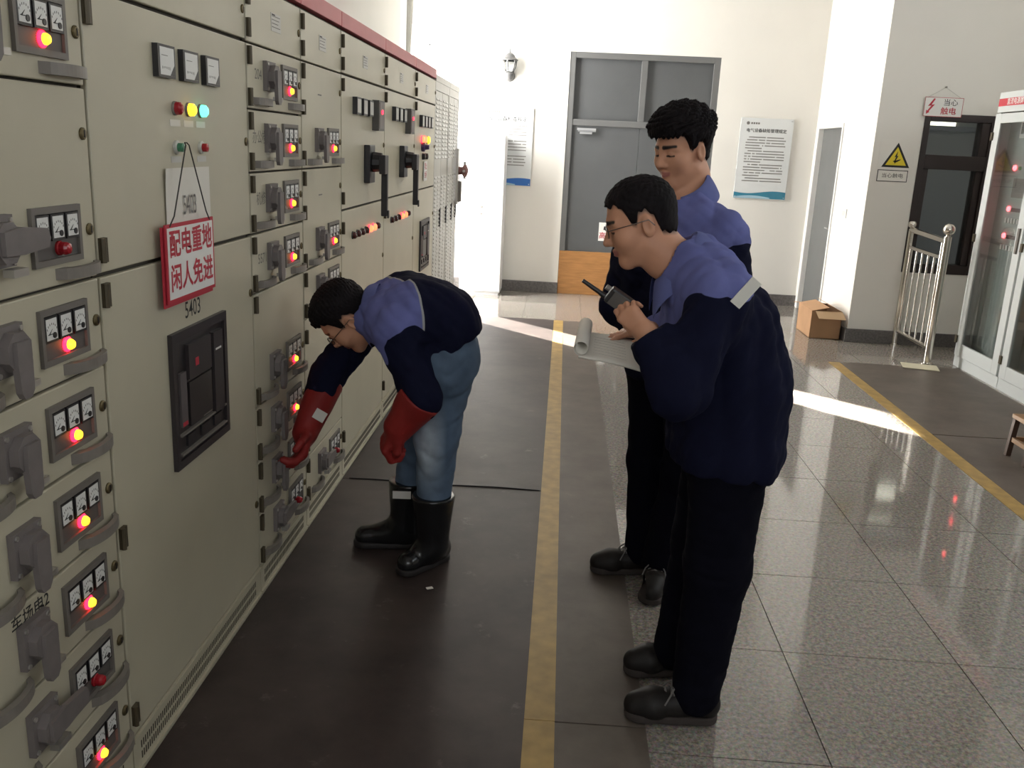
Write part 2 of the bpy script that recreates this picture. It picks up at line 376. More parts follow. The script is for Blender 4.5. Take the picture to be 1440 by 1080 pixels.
# ------------------------------------------------------------------ dark window in the right face
def window():
    w = struct(bpy.data.objects.new('window_1', None)); COL.objects.link(w); ox, oy = 3.30, YP; w.location = (ox, oy, 0.648)
    b = MB(); bx = lambda x0, x1, y0, y1, z0, z1: b.box(x0 - ox, x1 - ox, y0, y1, z0 - 0.648, z1 - 0.648, M_BROWNF)
    bx(3.0, 3.05, -0.01, 0.12, 0.648, 1.99); bx(3.555, 3.605, -0.01, 0.12, 0.648, 1.99)
    bx(3.05, 3.555, -0.01, 0.12, 1.93, 1.99); bx(3.05, 3.555, -0.01, 0.12, 0.648, 0.73); bx(3.05, 3.555, -0.01, 0.12, 1.535, 1.655)
    bx(3.485, 3.555, 0.0, 0.12, 1.655, 1.93); bx(3.05, 3.10, 0.01, 0.12, 0.73, 1.535); bx(3.50, 3.555, 0.01, 0.12, 0.73, 1.535)
    b.build('window_frame', w, bevel=0.004)
    g = bpy.data.materials.new('window_glass'); g.use_nodes = True; p = g.node_tree.nodes['Principled BSDF']
    p.inputs['Base Color'].default_value = (0.75, 0.78, 0.78, 1); p.inputs['Transmission Weight'].default_value = 1.0; p.inputs['Roughness'].default_value = 0.02; p.inputs['IOR'].default_value = 1.45
    MATS['window_glass'] = g
    MB().box(3.05 - ox, 3.485 - ox, 0.05, 0.056, 1.655 - 0.648, 1.93 - 0.648, g).build('pane', w)
    MB().box(3.10 - ox, 3.50 - ox, 0.05, 0.056, 0.73 - 0.648, 1.535 - 0.648, g).build('pane', w)
    # dim store room behind the window
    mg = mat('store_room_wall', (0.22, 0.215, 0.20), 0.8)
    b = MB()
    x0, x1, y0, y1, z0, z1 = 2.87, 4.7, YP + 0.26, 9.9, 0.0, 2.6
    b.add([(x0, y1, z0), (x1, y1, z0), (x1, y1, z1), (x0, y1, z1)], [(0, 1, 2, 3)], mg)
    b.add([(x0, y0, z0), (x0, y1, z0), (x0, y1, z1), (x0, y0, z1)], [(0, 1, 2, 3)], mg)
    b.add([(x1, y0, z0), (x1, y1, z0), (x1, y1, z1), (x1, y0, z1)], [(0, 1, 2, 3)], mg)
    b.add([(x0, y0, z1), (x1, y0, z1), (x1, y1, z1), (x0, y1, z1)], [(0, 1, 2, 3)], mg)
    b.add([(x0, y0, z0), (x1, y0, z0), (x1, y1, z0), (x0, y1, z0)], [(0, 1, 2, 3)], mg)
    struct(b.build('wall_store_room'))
    w3 = struct(bpy.data.objects.new('added_bright_window', None)); COL.objects.link(w3); w3.location = (3.85, 9.88, 1.97)
    MB().box(-0.20, 0.14, -0.01, 0.01, 0, 0.45, mat('added_glow_pane', (0.9, 0.88, 0.75), 0.5, emit=(1.0, 0.95, 0.78), estr=2.2)).build('pane', w3)  # glowing pane added to make the bright strip behind the transom
    MB().box(-0.24, 0.7, -0.03, 0.012, -0.05, 0.0, M_DOORF).build('window_sill', w3)
window()
# strip lamp added to brighten the store room behind the window
lmp = thing('added_strip_lamp', 'added strip lamp brightening the store room behind the dark window', 'lamp', (3.38, 9.0, 2.48))
MB().box(-0.4, 0.14, -0.10, 0.10, 0.04, 0.10, M_WHITE).build('housing', lmp)
MB().box(-0.38, 0.12, -0.08, 0.08, -0.012, 0.04, mat('lamp_diffuser', (0.9, 0.88, 0.7), 0.4, emit=(1.0, 0.95, 0.8), estr=6.0)).build('diffuser', lmp)

# ------------------------------------------------------------------ glazed door opening far left (light source)
gd = struct(bpy.data.objects.new('door_3', None)); COL.objects.link(gd); gd.location = (XL, 9.32, 0)
b = MB()
for y0, y1, z0, z1 in ((8.78, 8.80, 0.12, 3.4), (9.50, 9.52, 0.12, 3.4), (8.80, 9.50, 3.34, 3.4), (8.80, 9.50, 0.12, 0.2), (8.80, 9.50, 2.05, 2.12)):
    b.box(-0.1, -0.03, y0 - 9.32, y1 - 9.32, z0, z1, M_CABG)
b.build('door_frame', gd)
fp = mat('sun_blocking_pane', (0.85, 0.87, 0.88), 0.6); fp.node_tree.nodes['Principled BSDF'].inputs['Transmission Weight'].default_value = 0.0  # opaque pane added to block sun through the upper opening
MB().box(-0.08, -0.07, 8.80 - 9.32, 9.50 - 9.32, 2.12, 3.34, fp).build('sun_blocking_pane', gd)

hw = struct(bpy.data.objects.new('added_high_window', None)); COL.objects.link(hw); hw.location = (XR, 3.6, 2.4)  # unseen high window, added to carry fill light
b = MB()
for k in range(6): b.box(0.05, 0.12, -2.6 + k * 1.03, -2.55 + k * 1.03, 0, 1.1, M_WHITE)
b.box(0.05, 0.12, -2.6, 2.6, 0, 0.05, M_WHITE); b.box(0.05, 0.12, -2.6, 2.6, 1.05, 1.1, M_WHITE)
b.build('window_frame', hw)
fw = struct(bpy.data.objects.new('added_front_window', None)); COL.objects.link(fw); fw.location = (0.9, YF, 1.9)  # unseen window behind the camera, added for fill light
b = MB()
for k in range(5): b.box(-1.7 + k * 0.8375, -1.65 + k * 0.8375, -0.12, -0.05, 0, 1.4, M_WHITE)
b.box(-1.7, 1.7, -0.12, -0.05, 0, 0.05, M_WHITE); b.box(-1.7, 1.7, -0.12, -0.05, 1.35, 1.4, M_WHITE)
b.build('window_frame', fw)

# ------------------------------------------------------------------ mats and floor tape
def matobj(name, x0, x1, y0, y1, z, m, label, cat='mat'):
    # slightly wavy sheet
    nx, ny = 8, max(8, int((y1 - y0) * 8)); vs = []; fs = []
    rnd = random.Random(int(x0 * 1000 + y0 * 77))
    for layer in (0, 1):
        for j in range(ny + 1):
            for i in range(nx + 1):
                x = x0 + (x1 - x0) * i / nx; y = y0 + (y1 - y0) * j / ny
                e = 0.0
                if layer == 1:
                    e = z + 0.0012 * math.sin(x * 9 + y * 5) * (0.3 if name != 'rubber_mat' else 1)
                    if j in (0, ny) and name == 'rubber_mat': e += 0.0008
                vs.append((x - x0, y - y0, e))
    N = (nx + 1) * (ny + 1)
    for j in range(ny):
        for i in range(nx):
            a = j * (nx + 1) + i; q = (a, a + 1, a + nx + 2, a + nx + 1)
            fs.append(tuple(N + k for k in q)); fs.append(tuple(reversed(q)))
    rim = [i for i in range(nx + 1)] + [j * (nx + 1) + nx for j in range(1, ny + 1)] + [ny * (nx + 1) + i for i in range(nx - 1, -1, -1)] + [j * (nx + 1) for j in range(ny - 1, 0, -1)]
    for k in range(len(rim)):
        a, c = rim[k], rim[(k + 1) % len(rim)]; fs.append((a, c, N + c, N + a))
    b = MB(); b.add(vs, fs, m); o = b.build(name, None, (x0, y0, 0)); pass
    return tag(o, label, cat, 'rubber mats' if cat == 'mat' else 'yellow floor lines')
MD, MG = MATS['mat_dark'], MATS['mat_grey']
matobj('rubber_mat', -0.962, -0.024, 0.9, 3.919, 0.006, MD, 'dark brown rubber mat in the foreground along the beige cabinets')
matobj('rubber_mat', -0.962, -0.024, 3.923, 8.28, 0.006, MD, 'brown rubber mat behind the bent man, running along the far cabinets')
matobj('rubber_mat', 0.062, 0.315, 0.9, 2.185, 0.004, MG, 'short grey brown mat strip right of the yellow line at the bottom edge')
matobj('rubber_mat', 0.062, 0.315, 2.19, 8.28, 0.004, MG, 'long grey brown mat strip right of the central yellow line')
matobj('floor_tape', -0.024, 0.062, 0.9, 2.187, 0.005, M_TAPE, 'yellow floor line piece at the bottom edge of the photo', 'floor marking')
matobj('floor_tape', -0.024, 0.062, 2.19, 8.28, 0.005, M_TAPE, 'long yellow floor line between the cabinets and the standing men', 'floor marking')
matobj('rubber_mat', 2.29, 3.22, 5.26, 7.15, 0.005, MG, 'grey brown rubber mat in front of the glass door cabinet below the railing')
matobj('rubber_mat', 2.29, 3.22, 3.2, 5.245, 0.005, MG, 'grey brown rubber mat at the right edge under the wooden stool')
matobj('floor_tape', 2.20, 2.29, 2.6, 7.15, 0.003, M_TAPE, 'diagonal looking yellow floor line on the right beside the grey mats', 'floor marking')
cable = MB().tube([(-0.93 + 0.9 * i / 20, 3.921 + 0.006 * math.sin(i * 0.5), 0.009) for i in range(21)], 0.003, M_BLACK, n=6).build('cable', None, (0, 0, 0), smooth=True)
tag(cable, 'thin black cable lying across the brown mat behind the boots', 'cable')
scrap = MB().box(-0.012, 0.012, -0.008, 0.008, 0, 0.001, M_PAPER).build('paper_scrap', None, (-0.397, 2.902, 0.0085)); scrap.rotation_euler.z = 0.5
tag(scrap, 'tiny white paper scrap on the dark mat in front of the boots', 'scrap')
# ------------------------------------------------------------------ switchgear row (faces +X at X = FX)
FX = -0.97; FB = 0.014       # door front plane, door thickness
def T(y, z, x=0.0): return lambda a, b, h: (x + 0.0004 + h, y + a, z + b)

# ---- shared drawer sub-part meshes; origin at (FX, right edge of column, lamp height)
def mesh_panel():
    b = MB(); y0, y1, z0, z1 = -0.236, -0.066, -0.030, 0.080
    b.box(-0.004, 0.002, y0 + 0.008, y1 - 0.008, z0 + 0.008, z1 - 0.008, M_PANEL)
    for a in ((y0, y0 + 0.010, z0, z1), (y1 - 0.010, y1, z0, z1), (y0 + 0.010, y1 - 0.010, z0, z0 + 0.012), (y0 + 0.010, y1 - 0.010, z1 - 0.012, z1)):
        b.box(-0.002, 0.008, *a, M_PFRAME)
    return b.mesh('indicator_panel')
def mesh_meter(w=0.046, h=0.050, face=True):
    b = MB(); b.box(0, 0.006, -w / 2, w / 2, -h / 2, h / 2, M_BLACK)
    b.box(0.006, 0.0068, -w / 2 + 0.005, w / 2 - 0.005, -h / 2 + 0.005, h / 2 - 0.004, M_DIAL)
    # scale arc, needle, corner boss
    for k in range(7):
        t = PI * (0.15 + 0.7 * k / 6); r = h * 0.36
        b.box(0.0068, 0.0072, r * math.cos(t) - 0.0008, r * math.cos(t) + 0.0008, r * math.sin(t) - h * 0.18, r * math.sin(t) - h * 0.18 + 0.004, M_INKF)
    b.prism([(-w * 0.24, -h * 0.16), (-w * 0.20, -h * 0.20), (w * 0.02, h * 0.02)], lambda a, c, d: (0.0068 + d, a, c), 0, 0.0006, M_INK)
    b.box(0.0068, 0.0078, -w * 0.30, w * 0.05, -h * 0.19, -h * 0.165, M_INK)
    b.cyl((0.0068, w * 0.16, -h * 0.24), (0.0085, w * 0.16, -h * 0.24), w * 0.13, w * 0.13, M_BLACK, 10)
    return b.mesh('meter')
def mesh_lamp(lit, r=0.0125):
    b = MB()
    if lit:
        b.lathe([(r * 1.25, 0.0), (r * 1.25, 0.003), (r * 0.9, 0.006)], M_HALO, axis='X', n=14)
        b.lathe([(r * 0.85, 0.005), (r * 0.85, 0.010), (r * 0.6, 0.015), (r * 0.1, 0.016)], M_GLOW, axis='X', n=14)
    else:
        b.lathe([(r * 1.15, 0.0), (r * 1.15, 0.004), (r, 0.006), (r, 0.016), (r * 0.8, 0.022), (r * 0.3, 0.025)], M_REDLENS, axis='X', n=14)
    return b.mesh('indicator_lamp')
def mesh_handle(y0=-0.160, y1=-0.004, out=0.030):
    """D-shaped pull: flat curved bar in the horizontal plane"""
    b = MB(); outer = []; inner = []; n = 12
    for i in range(n + 1):
        t = i / n; y = y0 + (y1 - y0) * t; s = math.sin(PI * min(1, max(0, t))) ** 0.45
        outer.append((y, out * s))
        yi = y0 + 0.03 + (y1 - y0 - 0.042) * t; inner.append((yi, max(0.0, (out - 0.013) * s)))
    for i in range(n):
        poly = [outer[i], outer[i + 1], inner[i + 1], inner[i]]
        b.prism(poly, lambda a, c, h: (c, a, h), -0.011, 0.011, M_HANDLE)
    return b.mesh('pull_handle')
def mesh_lock():
    b = MB(); b.lathe([(0.0125, 0), (0.0125, 0.003), (0.010, 0.005), (0.004, 0.0055)], M_BRASS, axis='X', n=14)
    b.box(0.0052, 0.0065, -0.0015, 0.0015, -0.007, 0.007, M_BLACK); return b.mesh('lock')
def mesh_hinge():
    b = MB(); b.box(0, 0.009, -0.012, 0.012, -0.026, 0.026, M_HINGE); b.cyl((0.009, -0.008, -0.026), (0.009, -0.008, 0.026), 0.006, 0.006, M_HINGE, 8); return b.mesh('hinge')
def mesh_rotary(on):
    """square base, octagonal boss and flat lever: lever down = on, lever across = off"""
    b = MB(); c = lambda a, d, h: (h, a, d)
    b.box(0, 0.014, -0.046, 0.042, -0.044, 0.046, M_GREYP)
    for sy in (-1, 1):
        for sz in (-1, 1): b.cyl((0.014, sy * 0.036 - 0.002, sz * 0.037), (0.017, sy * 0.036 - 0.002, sz * 0.037), 0.005, 0.005, M_TAB, 8)
    oc = [(0.038 * math.cos(PI / 8 + k * PI / 4), 0.038 * math.sin(PI / 8 + k * PI / 4)) for k in range(8)]
    b.prism(oc, c, 0.014, 0.032, M_GREYP)
    lev = [(-0.020, 0.020), (0.020, 0.020), (0.022, -0.02), (0.020, -0.072), (0.010, -0.084), (-0.010, -0.084), (-0.018, -0.072), (-0.022, -0.02)]
    if not on: lev = [(-0.025, 0.02), (0.03, 0.026), (0.105, 0.018), (0.112, 0.0), (0.105, -0.016), (0.03, -0.022), (-0.025, -0.02)]
    b.prism(lev, c, 0.028, 0.040, M_GREYP)
    if on: b.box(0.014, 0.034, 0.006, 0.050, -0.072, -0.060, M_TAB)
    else: b.box(0.014, 0.034, 0.0, 0.044, -0.060, -0.046, M_TAB)
    return b.mesh('rotary_switch')
def mesh_slide(): # small metal slot plate at the drawer's foot
    b = MB(); b.box(0, 0.012, -0.06, 0.06, -0.012, 0.012, M_HANDLE); b.box(0.012, 0.014, -0.05, 0.05, -0.007, 0.005, M_TAB); return b.mesh('slot_plate')
ME = dict(panel=mesh_panel(), meter=mesh_meter(), lit=mesh_lamp(True), unlit=mesh_lamp(False), handle=mesh_handle(), lock=mesh_lock(), hinge=mesh_hinge(), on=mesh_rotary(True), off=mesh_rotary(False), slide=mesh_slide())

def cabinet(y0, y1, label, red=True, mcab=None, zt=2.0):
    """empty at the base + carcass, plinth, top band"""
    c = thing('switchgear_cabinet', label, 'cabinet', (FX, (y0 + y1) / 2, 0), 'switchgear cabinets in the left row')
    o = (y0 + y1) / 2; m = mcab or M_CAB
    MB().box(-0.60, -FB - 0.002, y0 - o + 0.002, y1 - o - 0.002, 0.10, zt, M_GAP).build('carcass', c)
    b = MB(); b.box(-0.60, 0.0, y0 - o + 0.001, y1 - o - 0.001, 0.004, 0.112, m); b.box(-0.02, 0.006, y0 - o + 0.001, y1 - o - 0.001, 0.004, 0.016, m); b.box(-0.02, 0.006, y0 - o + 0.001, y1 - o - 0.001, 0.098, 0.110, m)
    pl = b.build('plinth', c)
    b = MB(); n = int((y1 - y0 - 0.08) / 0.011)
    for k in range(n):
        yy = y0 - o + 0.04 + k * 0.011
        b.box(0.0, 0.0008, yy, yy + 0.004, 0.060, 0.080, M_GAP); b.box(0.0, 0.0008, yy, yy + 0.004, 0.030, 0.050, M_GAP)
    stuff(b.build('vent_slots', pl))
    if red: MB().box(-0.6, 0.004, y0 - o + 0.0015, y1 - o - 0.0015, 2.006, 2.066, M_RED).build('top_band', c, bevel=0.002)
    else: MB().box(-0.6, 0.004, y0 - o + 0.0015, y1 - o - 0.0015, zt, 2.035, m).build('top_band', c, bevel=0.002)
    return c, o
def front(c, o, name, y0, y1, z0, z1, m=None):
    """door or drawer front as a bevelled slab; origin at its lower edge"""
    g = 0.003
    return MB().box(-FB, 0, y0 - o + g, y1 - o - g, z0 + g, z1 - g, m or M_CAB).build(name, c, (0, 0, 0), bevel=0.003)
def sub(par, key, name, y, z, x=0.0):
    return link(name, ME[key] if isinstance(key, str) else key, par, (x, y, z))
def drawer(c, o, y0, y1, z0, z1, lit=True, handle_left=True, tabs=True, switch=True, ro=-0.372):
    d = front(c, o, 'drawer', y0, y1, z0, z1); zl = z0 + 0.075; yr = y1 - o
    sub(d, 'panel', 'indicator_panel', yr, zl)
    for k in range(3): sub(d, 'meter', 'meter', yr - 0.203 + k * 0.052, zl + 0.041, 0.002)
    sub(d, 'lit' if lit else 'unlit', 'indicator_lamp', yr - 0.145, zl, 0.002)
    sub(d, 'handle', 'pull_handle', yr, zl - 0.050)
    if handle_left and y1 - y0 > 0.5: sub(d, 'handle', 'pull_handle', yr - 0.36, zl - 0.050)
    sub(d, 'lock', 'lock', yr - 0.024, zl + 0.026)
    if switch: sub(d, 'on' if lit else 'off', 'rotary_switch', yr + ro, zl + 0.030)
    for zz in ((0.155, 0.035) if z1 - z0 < 0.3 else (z1 - z0 - 0.035, 0.04)): sub(d, 'hinge', 'hinge', y0 - o + 0.016, z0 + zz)
    return d
def nameplate(d, y, z, w=0.10, h=0.055):
    b = MB(); b.box(0, 0.0012, y - w / 2, y + w / 2, z - h / 2, z + h / 2, M_CABG)
    for k in range(4): b.box(0.0012, 0.0016, y - w * 0.42, y + w * (0.42 - 0.1 * (k % 3)), z + h * (0.32 - 0.2 * k), z + h * (0.36 - 0.2 * k), M_INKF)
    b.box(0.0012, 0.0016, y - w * 0.42, y - w * 0.1, z + h * 0.38, z + h * 0.45, M_INK)
    b.build('nameplate', d)
def lettering(par, body, y, z, size, m=M_INK, bold=0.0, sx=1.0, x=0.0):
    return MB().text(body, size, T(y, z, x), m, bold=bold, sx=sx).build('lettering', par)
ZR = [0.113, 0.300, 0.489, 0.678, 0.868, 1.057, 1.247, 1.437, 1.627, 1.818, 2.0]

# --- A: leftmost column of drawers, cut by the frame
ya0, ya1 = 1.235, 1.832
cA, o = cabinet(ya0, ya1, 'leftmost beige switchgear cabinet of drawers, cut off by the left edge')
for i, lit in ((0, True), (1, False), (2, True), (3, True), (4, True), (5, True)):
    d = drawer(cA, o, ya0, ya1, ZR[i], ZR[i + 1], lit, ro=-0.345)
    if i == 2: lettering(d, '车场电2', 1.490 - o, ZR[i] + 0.158, 0.036, bold=0.012)
d = drawer(cA, o, ya0, ya1, ZR[6], ZR[8], False, ro=-0.345); sub(d, 'lock', 'lock', ya1 - o - 0.024, ZR[7] + 0.10); sub(d, 'hinge', 'hinge', ya0 - o + 0.016, ZR[7])
drawer(cA, o, ya0, ya1, ZR[8], ZR[9], True, ro=-0.345)
front(cA, o, 'top_door', ya0, ya1, ZR[9], 1.993)

# --- B: incoming breaker cabinet
yb0, yb1 = 1.836, 2.778
cB, o = cabinet(yb0, yb1, 'wide beige breaker cabinet with a red and white warning plate hanging on it')
lo = front(cB, o, 'lower_door', yb0, yb1, ZR[0], 1.245); up = front(cB, o, 'upper_door', yb0, yb1, 1.249, 1.818); top = front(cB, o, 'top_door', yb0, yb1, 1.822, 1.993)
for par, zs in ((lo, (0.173, 0.640, 1.204)), (up, (1.300, 1.774)), (top, (1.86, 1.96))):
    for z in zs: sub(par, 'hinge', 'hinge', yb0 - o + 0.016, z)
for par, z in ((lo, 1.068), (lo, 0.35), (up, 1.530), (top, 1.905)): sub(par, 'lock', 'lock', yb1 - o - 0.022, z)
def mesh_big_meter(w, h):
    b = MB(); b.box(0, 0.014, -w / 2, w / 2, -h / 2, h / 2, M_BLACK); b.box(0.014, 0.0148, -w / 2 + 0.010, w / 2 - 0.008, -h / 2 + 0.006, h / 2 - 0.006, M_DIAL)
    b.prism([(w / 2 - 0.008, -h / 2 + 0.006), (w / 2 - 0.008, -h / 2 + 0.030), (w / 2 - 0.032, -h / 2 + 0.006)], lambda a, c, d: (d, a, c), 0.0148, 0.0154, M_BLACK)
    for k in range(6): b.box(0.0148, 0.0152, -0.028 + 0.008 * k, -0.026 + 0.008 * k, -0.016 - 0.001 * abs(k - 2), -0.012, M_INKF)
    b.box(0.0148, 0.0152, -0.03, 0.004, 0.012, 0.0135, M_INKF)
    return b.mesh('meter')
mm = mesh_big_meter(0.094, 0.074)
for k in range(3): sub(up, mm, 'meter', 2.192 + 0.143 * k - o, 1.709)
def pilot(par, y, z, m, r=0.016, ring=None):
    b = MB(); b.lathe([(r * 1.1, 0), (r * 1.1, 0.004), (r, 0.006)], ring or M_HANDLE, axis='X', n=14); b.lathe([(r, 0.006), (r * 0.95, 0.016), (r * 0.6, 0.021), (r * 0.1, 0.022)], m, axis='X', n=14)
    return b.build('pilot_lamp', par, (0, y, z))
pilot(up, 2.253 - o, 1.605, M_REDLENS); pilot(up, 2.334 - o, 1.605, M_YGLOW); pilot(up, 2.412 - o, 1.605, M_GGLOW)
for y in (2.253, 2.334, 2.412): MB().box(0, 0.001, y - o - 0.03, y - o + 0.03, 1.562, 1.578, M_PAPER).build('caption_strip', up)
for y in (2.25, 2.41): MB().box(0, 0.001, y - o - 0.03, y - o + 0.03, 1.475, 1.49, M_CABG).build('caption_strip', up)
for y, m in ((2.25, M_GGLOW), (2.405, M_REDLENS)):
    b = MB(); b.lathe([(0.017, 0), (0.017, 0.006), (0.012, 0.008)], M_CABG, axis='X', n=14)
    b.lathe([(0.011, 0.008), (0.011, 0.02), (0.005, 0.022)], mat('green_button', (0.06, 0.22, 0.12), 0.3) if y < 2.3 else M_REDLENS, axis='X', n=14)
    b.build('push_button', up, (0, y - o, 1.512))
lettering(lo, '5403', 2.31 - o, 1.096, 0.062, M_INK, sx=0.85, bold=0.004)
# air circuit breaker behind its cut-out
def breaker(par, y0, y1, z0, z1):
    MDK = mat('breaker_dark', (0.018, 0.015, 0.016), 0.35); MDF = mat('breaker_frame', (0.028, 0.022, 0.024), 0.45)
    w, h = y1 - y0, z1 - z0; L = lambda a: y0 + a * w; Z = lambda a: z0 + a * h
    b = MB()
    for a in ((L(0), L(0.055), Z(0), Z(1)), (L(0.945), L(1), Z(0), Z(1)), (L(0.055), L(0.945), Z(0), Z(0.06)), (L(0.055), L(0.945), Z(0.93), Z(1))): b.box(0, 0.012, *a, MDF)
    br = b.build('breaker', par)
    b = MB(); b.box(0, 0.004, L(0.055), L(0.945), Z(0.06), Z(0.93), MDK)
    b.box(0.004, 0.014, L(0.25), L(0.66), Z(0.62), Z(0.88), MDF); b.box(0.004, 0.012, L(0.25), L(0.66), Z(0.27), Z(0.60), MDK); b.box(0.004, 0.016, L(0.70), L(0.88), Z(0.24), Z(0.88), MDF)
    b.build('breaker_face', br)
    MB().box(0.004, 0.013, L(0.10), L(0.20), Z(0.30), Z(0.70), mat('breaker_grey', (0.10, 0.085, 0.085), 0.5)).build('breaker_lever', br)
    MB().box(0.013, 0.0135, L(0.11), L(0.19), Z(0.305), Z(0.335), M_REDINK).build('red_mark', br)
    MB().box(0.014, 0.0145, L(0.36), L(0.42), Z(0.70), Z(0.76), M_REDINK).build('red_mark', br)
    for a, q in ((0.24, 0.44), (0.46, 0.62)): MB().box(0.012, 0.0128, L(a), L(q), Z(0.615 + (q - 0.4) * 0.02), Z(0.625 + (q - 0.4) * 0.02), M_HANDLE).build('edge_strip', br)
    MB().box(0.016, 0.0166, L(0.73), L(0.84), Z(0.735), Z(0.75), M_DIAL).build('caption_strip', br)
    MB().box(0.012, 0.0126, L(0.48), L(0.64), Z(0.275), Z(0.283), M_HANDLE).build('edge_strip', br)
    for q in (0.235, 0.09): MB().box(0.004, 0.014, L(0.08), L(0.93), Z(q), Z(q + 0.014), M_HANDLE).build('cross_rail', br)
    for k in range(3): MB().box(0.004, 0.010, L(0.2 + 0.25 * k), L(0.36 + 0.25 * k), Z(0.13), Z(0.21), M_BLACK).build('slot_cover', br)
breaker(lo, 2.145 - o, 2.516 - o, 0.692, 1.055)
# paper sheet taped under the buttons
ps = thing('paper_sheet', 'cream paper sheet with the number 5403 taped behind the warning plate', 'paper', (FX, 2.31, 1.262))
vs = []; fs = []
for j in range(7):
    for i in range(7): vs.append((0.001 + 0.004 * (j / 6) ** 3 * (i == 0) + 0.002 * ((i - 3) / 3) ** 2, -0.14 + 0.28 * i / 6, 0.2 * j / 6))
for j in range(6):
    for i in range(6): a = j * 7 + i; fs.append((a, a + 1, a + 8, a + 7))
sh = MB().add(vs, fs, M_PAPER).build('sheet', ps); md = sh.modifiers.new('s', 'SOLIDIFY'); md.thickness = 0.0006
MB().text('5403', 0.07, lambda a, b_, h: (0.0055, 0.0 + a, 0.105 + b_), M_INKF, sx=0.62).build('lettering', ps)
# hanging warning plate
wp = thing('warning_plate', 'white warning plate with large red characters hanging on a string from the breaker cabinet', 'sign', (FX + 0.024, 2.262, 1.140))
tilt = Matrix.Rotation(math.radians(1.0), 4, 'X')
b = MB(); b.box(-0.004, 0.0, -0.150, 0.150, 0, 0.192, M_REDINK); plate = b.build('plate_border', wp)
MB().box(0.0, 0.0008, -0.141, 0.141, 0.009, 0.183, M_WHITE).build('plate_face', wp)
MB().box(-0.010, -0.006, -0.158, 0.146, -0.010, 0.186, M_REDINK).build('second_plate', wp)
MB().text('配电重地', 0.070, lambda a, b_, h: (0.0014, a, 0.139 + b_), M_REDINK, bold=0.022, sx=0.96).build('lettering', wp)
MB().text('闲人免进', 0.070, lambda a, b_, h: (0.0014, a, 0.055 + b_), M_REDINK, bold=0.022, sx=0.96).build('lettering', wp)
MB().tube([(0.0, -0.125, 0.186), (0.002, -0.10, 0.21), (0.002, -0.012, 0.378), (-0.002, -0.008, 0.384), (-0.002, 0.004, 0.384), (0.002, 0.008, 0.378), (0.002, 0.10, 0.21), (0.0, 0.125, 0.186)], 0.0018, M_STRING, n=5).build('string', wp)

# --- C: narrow column of drawers next to the breaker cabinet
yc0, yc1 = 2.782, 3.348
cC, o = cabinet(yc0, yc1, 'narrow drawer cabinet the bent man is reaching into, right of the breaker cabinet')
for i, j, lit in ((8, 9, True), (7, 8, True), (6, 7, True), (5, 6, True), (3, 5, True), (2, 3, True), (1, 2, False), (0, 1, False)):
    d = drawer(cC, o, yc0, yc1, ZR[i], ZR[j], lit, switch=(i != 1))
    if i == 1: sub(d, 'on', 'rotary_switch', yc1 - o - 0.376, ZR[1] + 0.105)
    if i in (5, 6, 7, 8): lettering(d, {8: '204', 7: '办公楼', 6: '机修', 5: '5571'}[i], yc1 - o - 0.465, ZR[i] + 0.105, 0.045, M_INKF)
t = front(cC, o, 'top_door', yc0, yc1, ZR[9], 1.993); nameplate(t, 3.07 - o, 1.905)
sub(t, 'lock', 'lock', yc1 - o - 0.022, 1.905)
for z in (1.86, 1.95): sub(t, 'hinge', 'hinge', yc0 - o + 0.014, z)

# --- D: second narrow column
yd0, yd1 = 3.352, 3.944
cD, o = cabinet(yd0, yd1, 'second narrow drawer cabinet behind the bent man\'s head, with two lit red lamps')
for i, j, lit in ((7, 9, True), (5, 7, True), (4, 5, False), (1, 4, False), (0, 1, False)):
    if (i, j) == (1, 4):
        d = front(cD, o, 'blank_door', yd0, yd1, ZR[i], ZR[j]); sub(d, 'lock', 'lock', yd1 - o - 0.024, 0.5)
        for z in (0.36, 0.8): sub(d, 'hinge', 'hinge', yd0 - o + 0.016, z)
        continue
    d = drawer(cD, o, yd0, yd1, ZR[i], ZR[j], lit)
    if j - i == 2:
        lettering(d, '一', 3.60 - o, ZR[i] + 0.27, 0.06, M_INKF); sub(d, 'hinge', 'hinge', yd0 - o + 0.016, ZR[i] + 0.22); sub(d, 'lock', 'lock', yd1 - o - 0.024, ZR[i] + 0.30)
t = front(cD, o, 'top_door', yd0, yd1, ZR[9], 1.993); nameplate(t, 3.65 - o, 1.905); sub(t, 'lock', 'lock', yd1 - o - 0.022, 1.905)
for z in (1.86, 1.95): sub(t, 'hinge', 'hinge', yd0 - o + 0.014, z)

# --- E and F: cabinets with black crank handles and a row of red lamps; G: second breaker cabinet
M_RGLOW = mat('red_lamp_face', (0.6, 0.05, 0.03), 0.3, emit=(1.0, 0.16, 0.06), estr=2.6)
def crank(par, y, z):
    b = MB(); b.box(0, 0.03, -0.075, 0.045, -0.09, 0.09, M_BLACK); b.cyl((0.03, 0, 0.01), (0.075, 0, 0.01), 0.05, 0.045, M_BLACK, 12)
    b.prism([(-0.055, 0.045), (0.03, 0.045), (0.03, -0.25), (-0.002, -0.25), (-0.002, -0.045), (-0.055, -0.045)], lambda a, d, h: (h, a, d), 0.07, 0.10, M_BLACK)
    b.box(0.10, 0.108, 0.0, 0.028, -0.26, -0.22, M_BLACK)
    return b.build('crank_handle', par, (0, y, z), bevel=0.004)
def slim_meter(par, y, z, w=0.085, h=0.075):
    b = MB(); b.box(0, 0.022, -w / 2, w / 2, -h / 2, h / 2, M_BLACK); b.box(0.022, 0.023, -w / 2 + 0.008, w / 2 - 0.008, -h / 2 + 0.008, h / 2 - 0.008, M_CABG)
    return b.build('meter', par, (0, y, z))
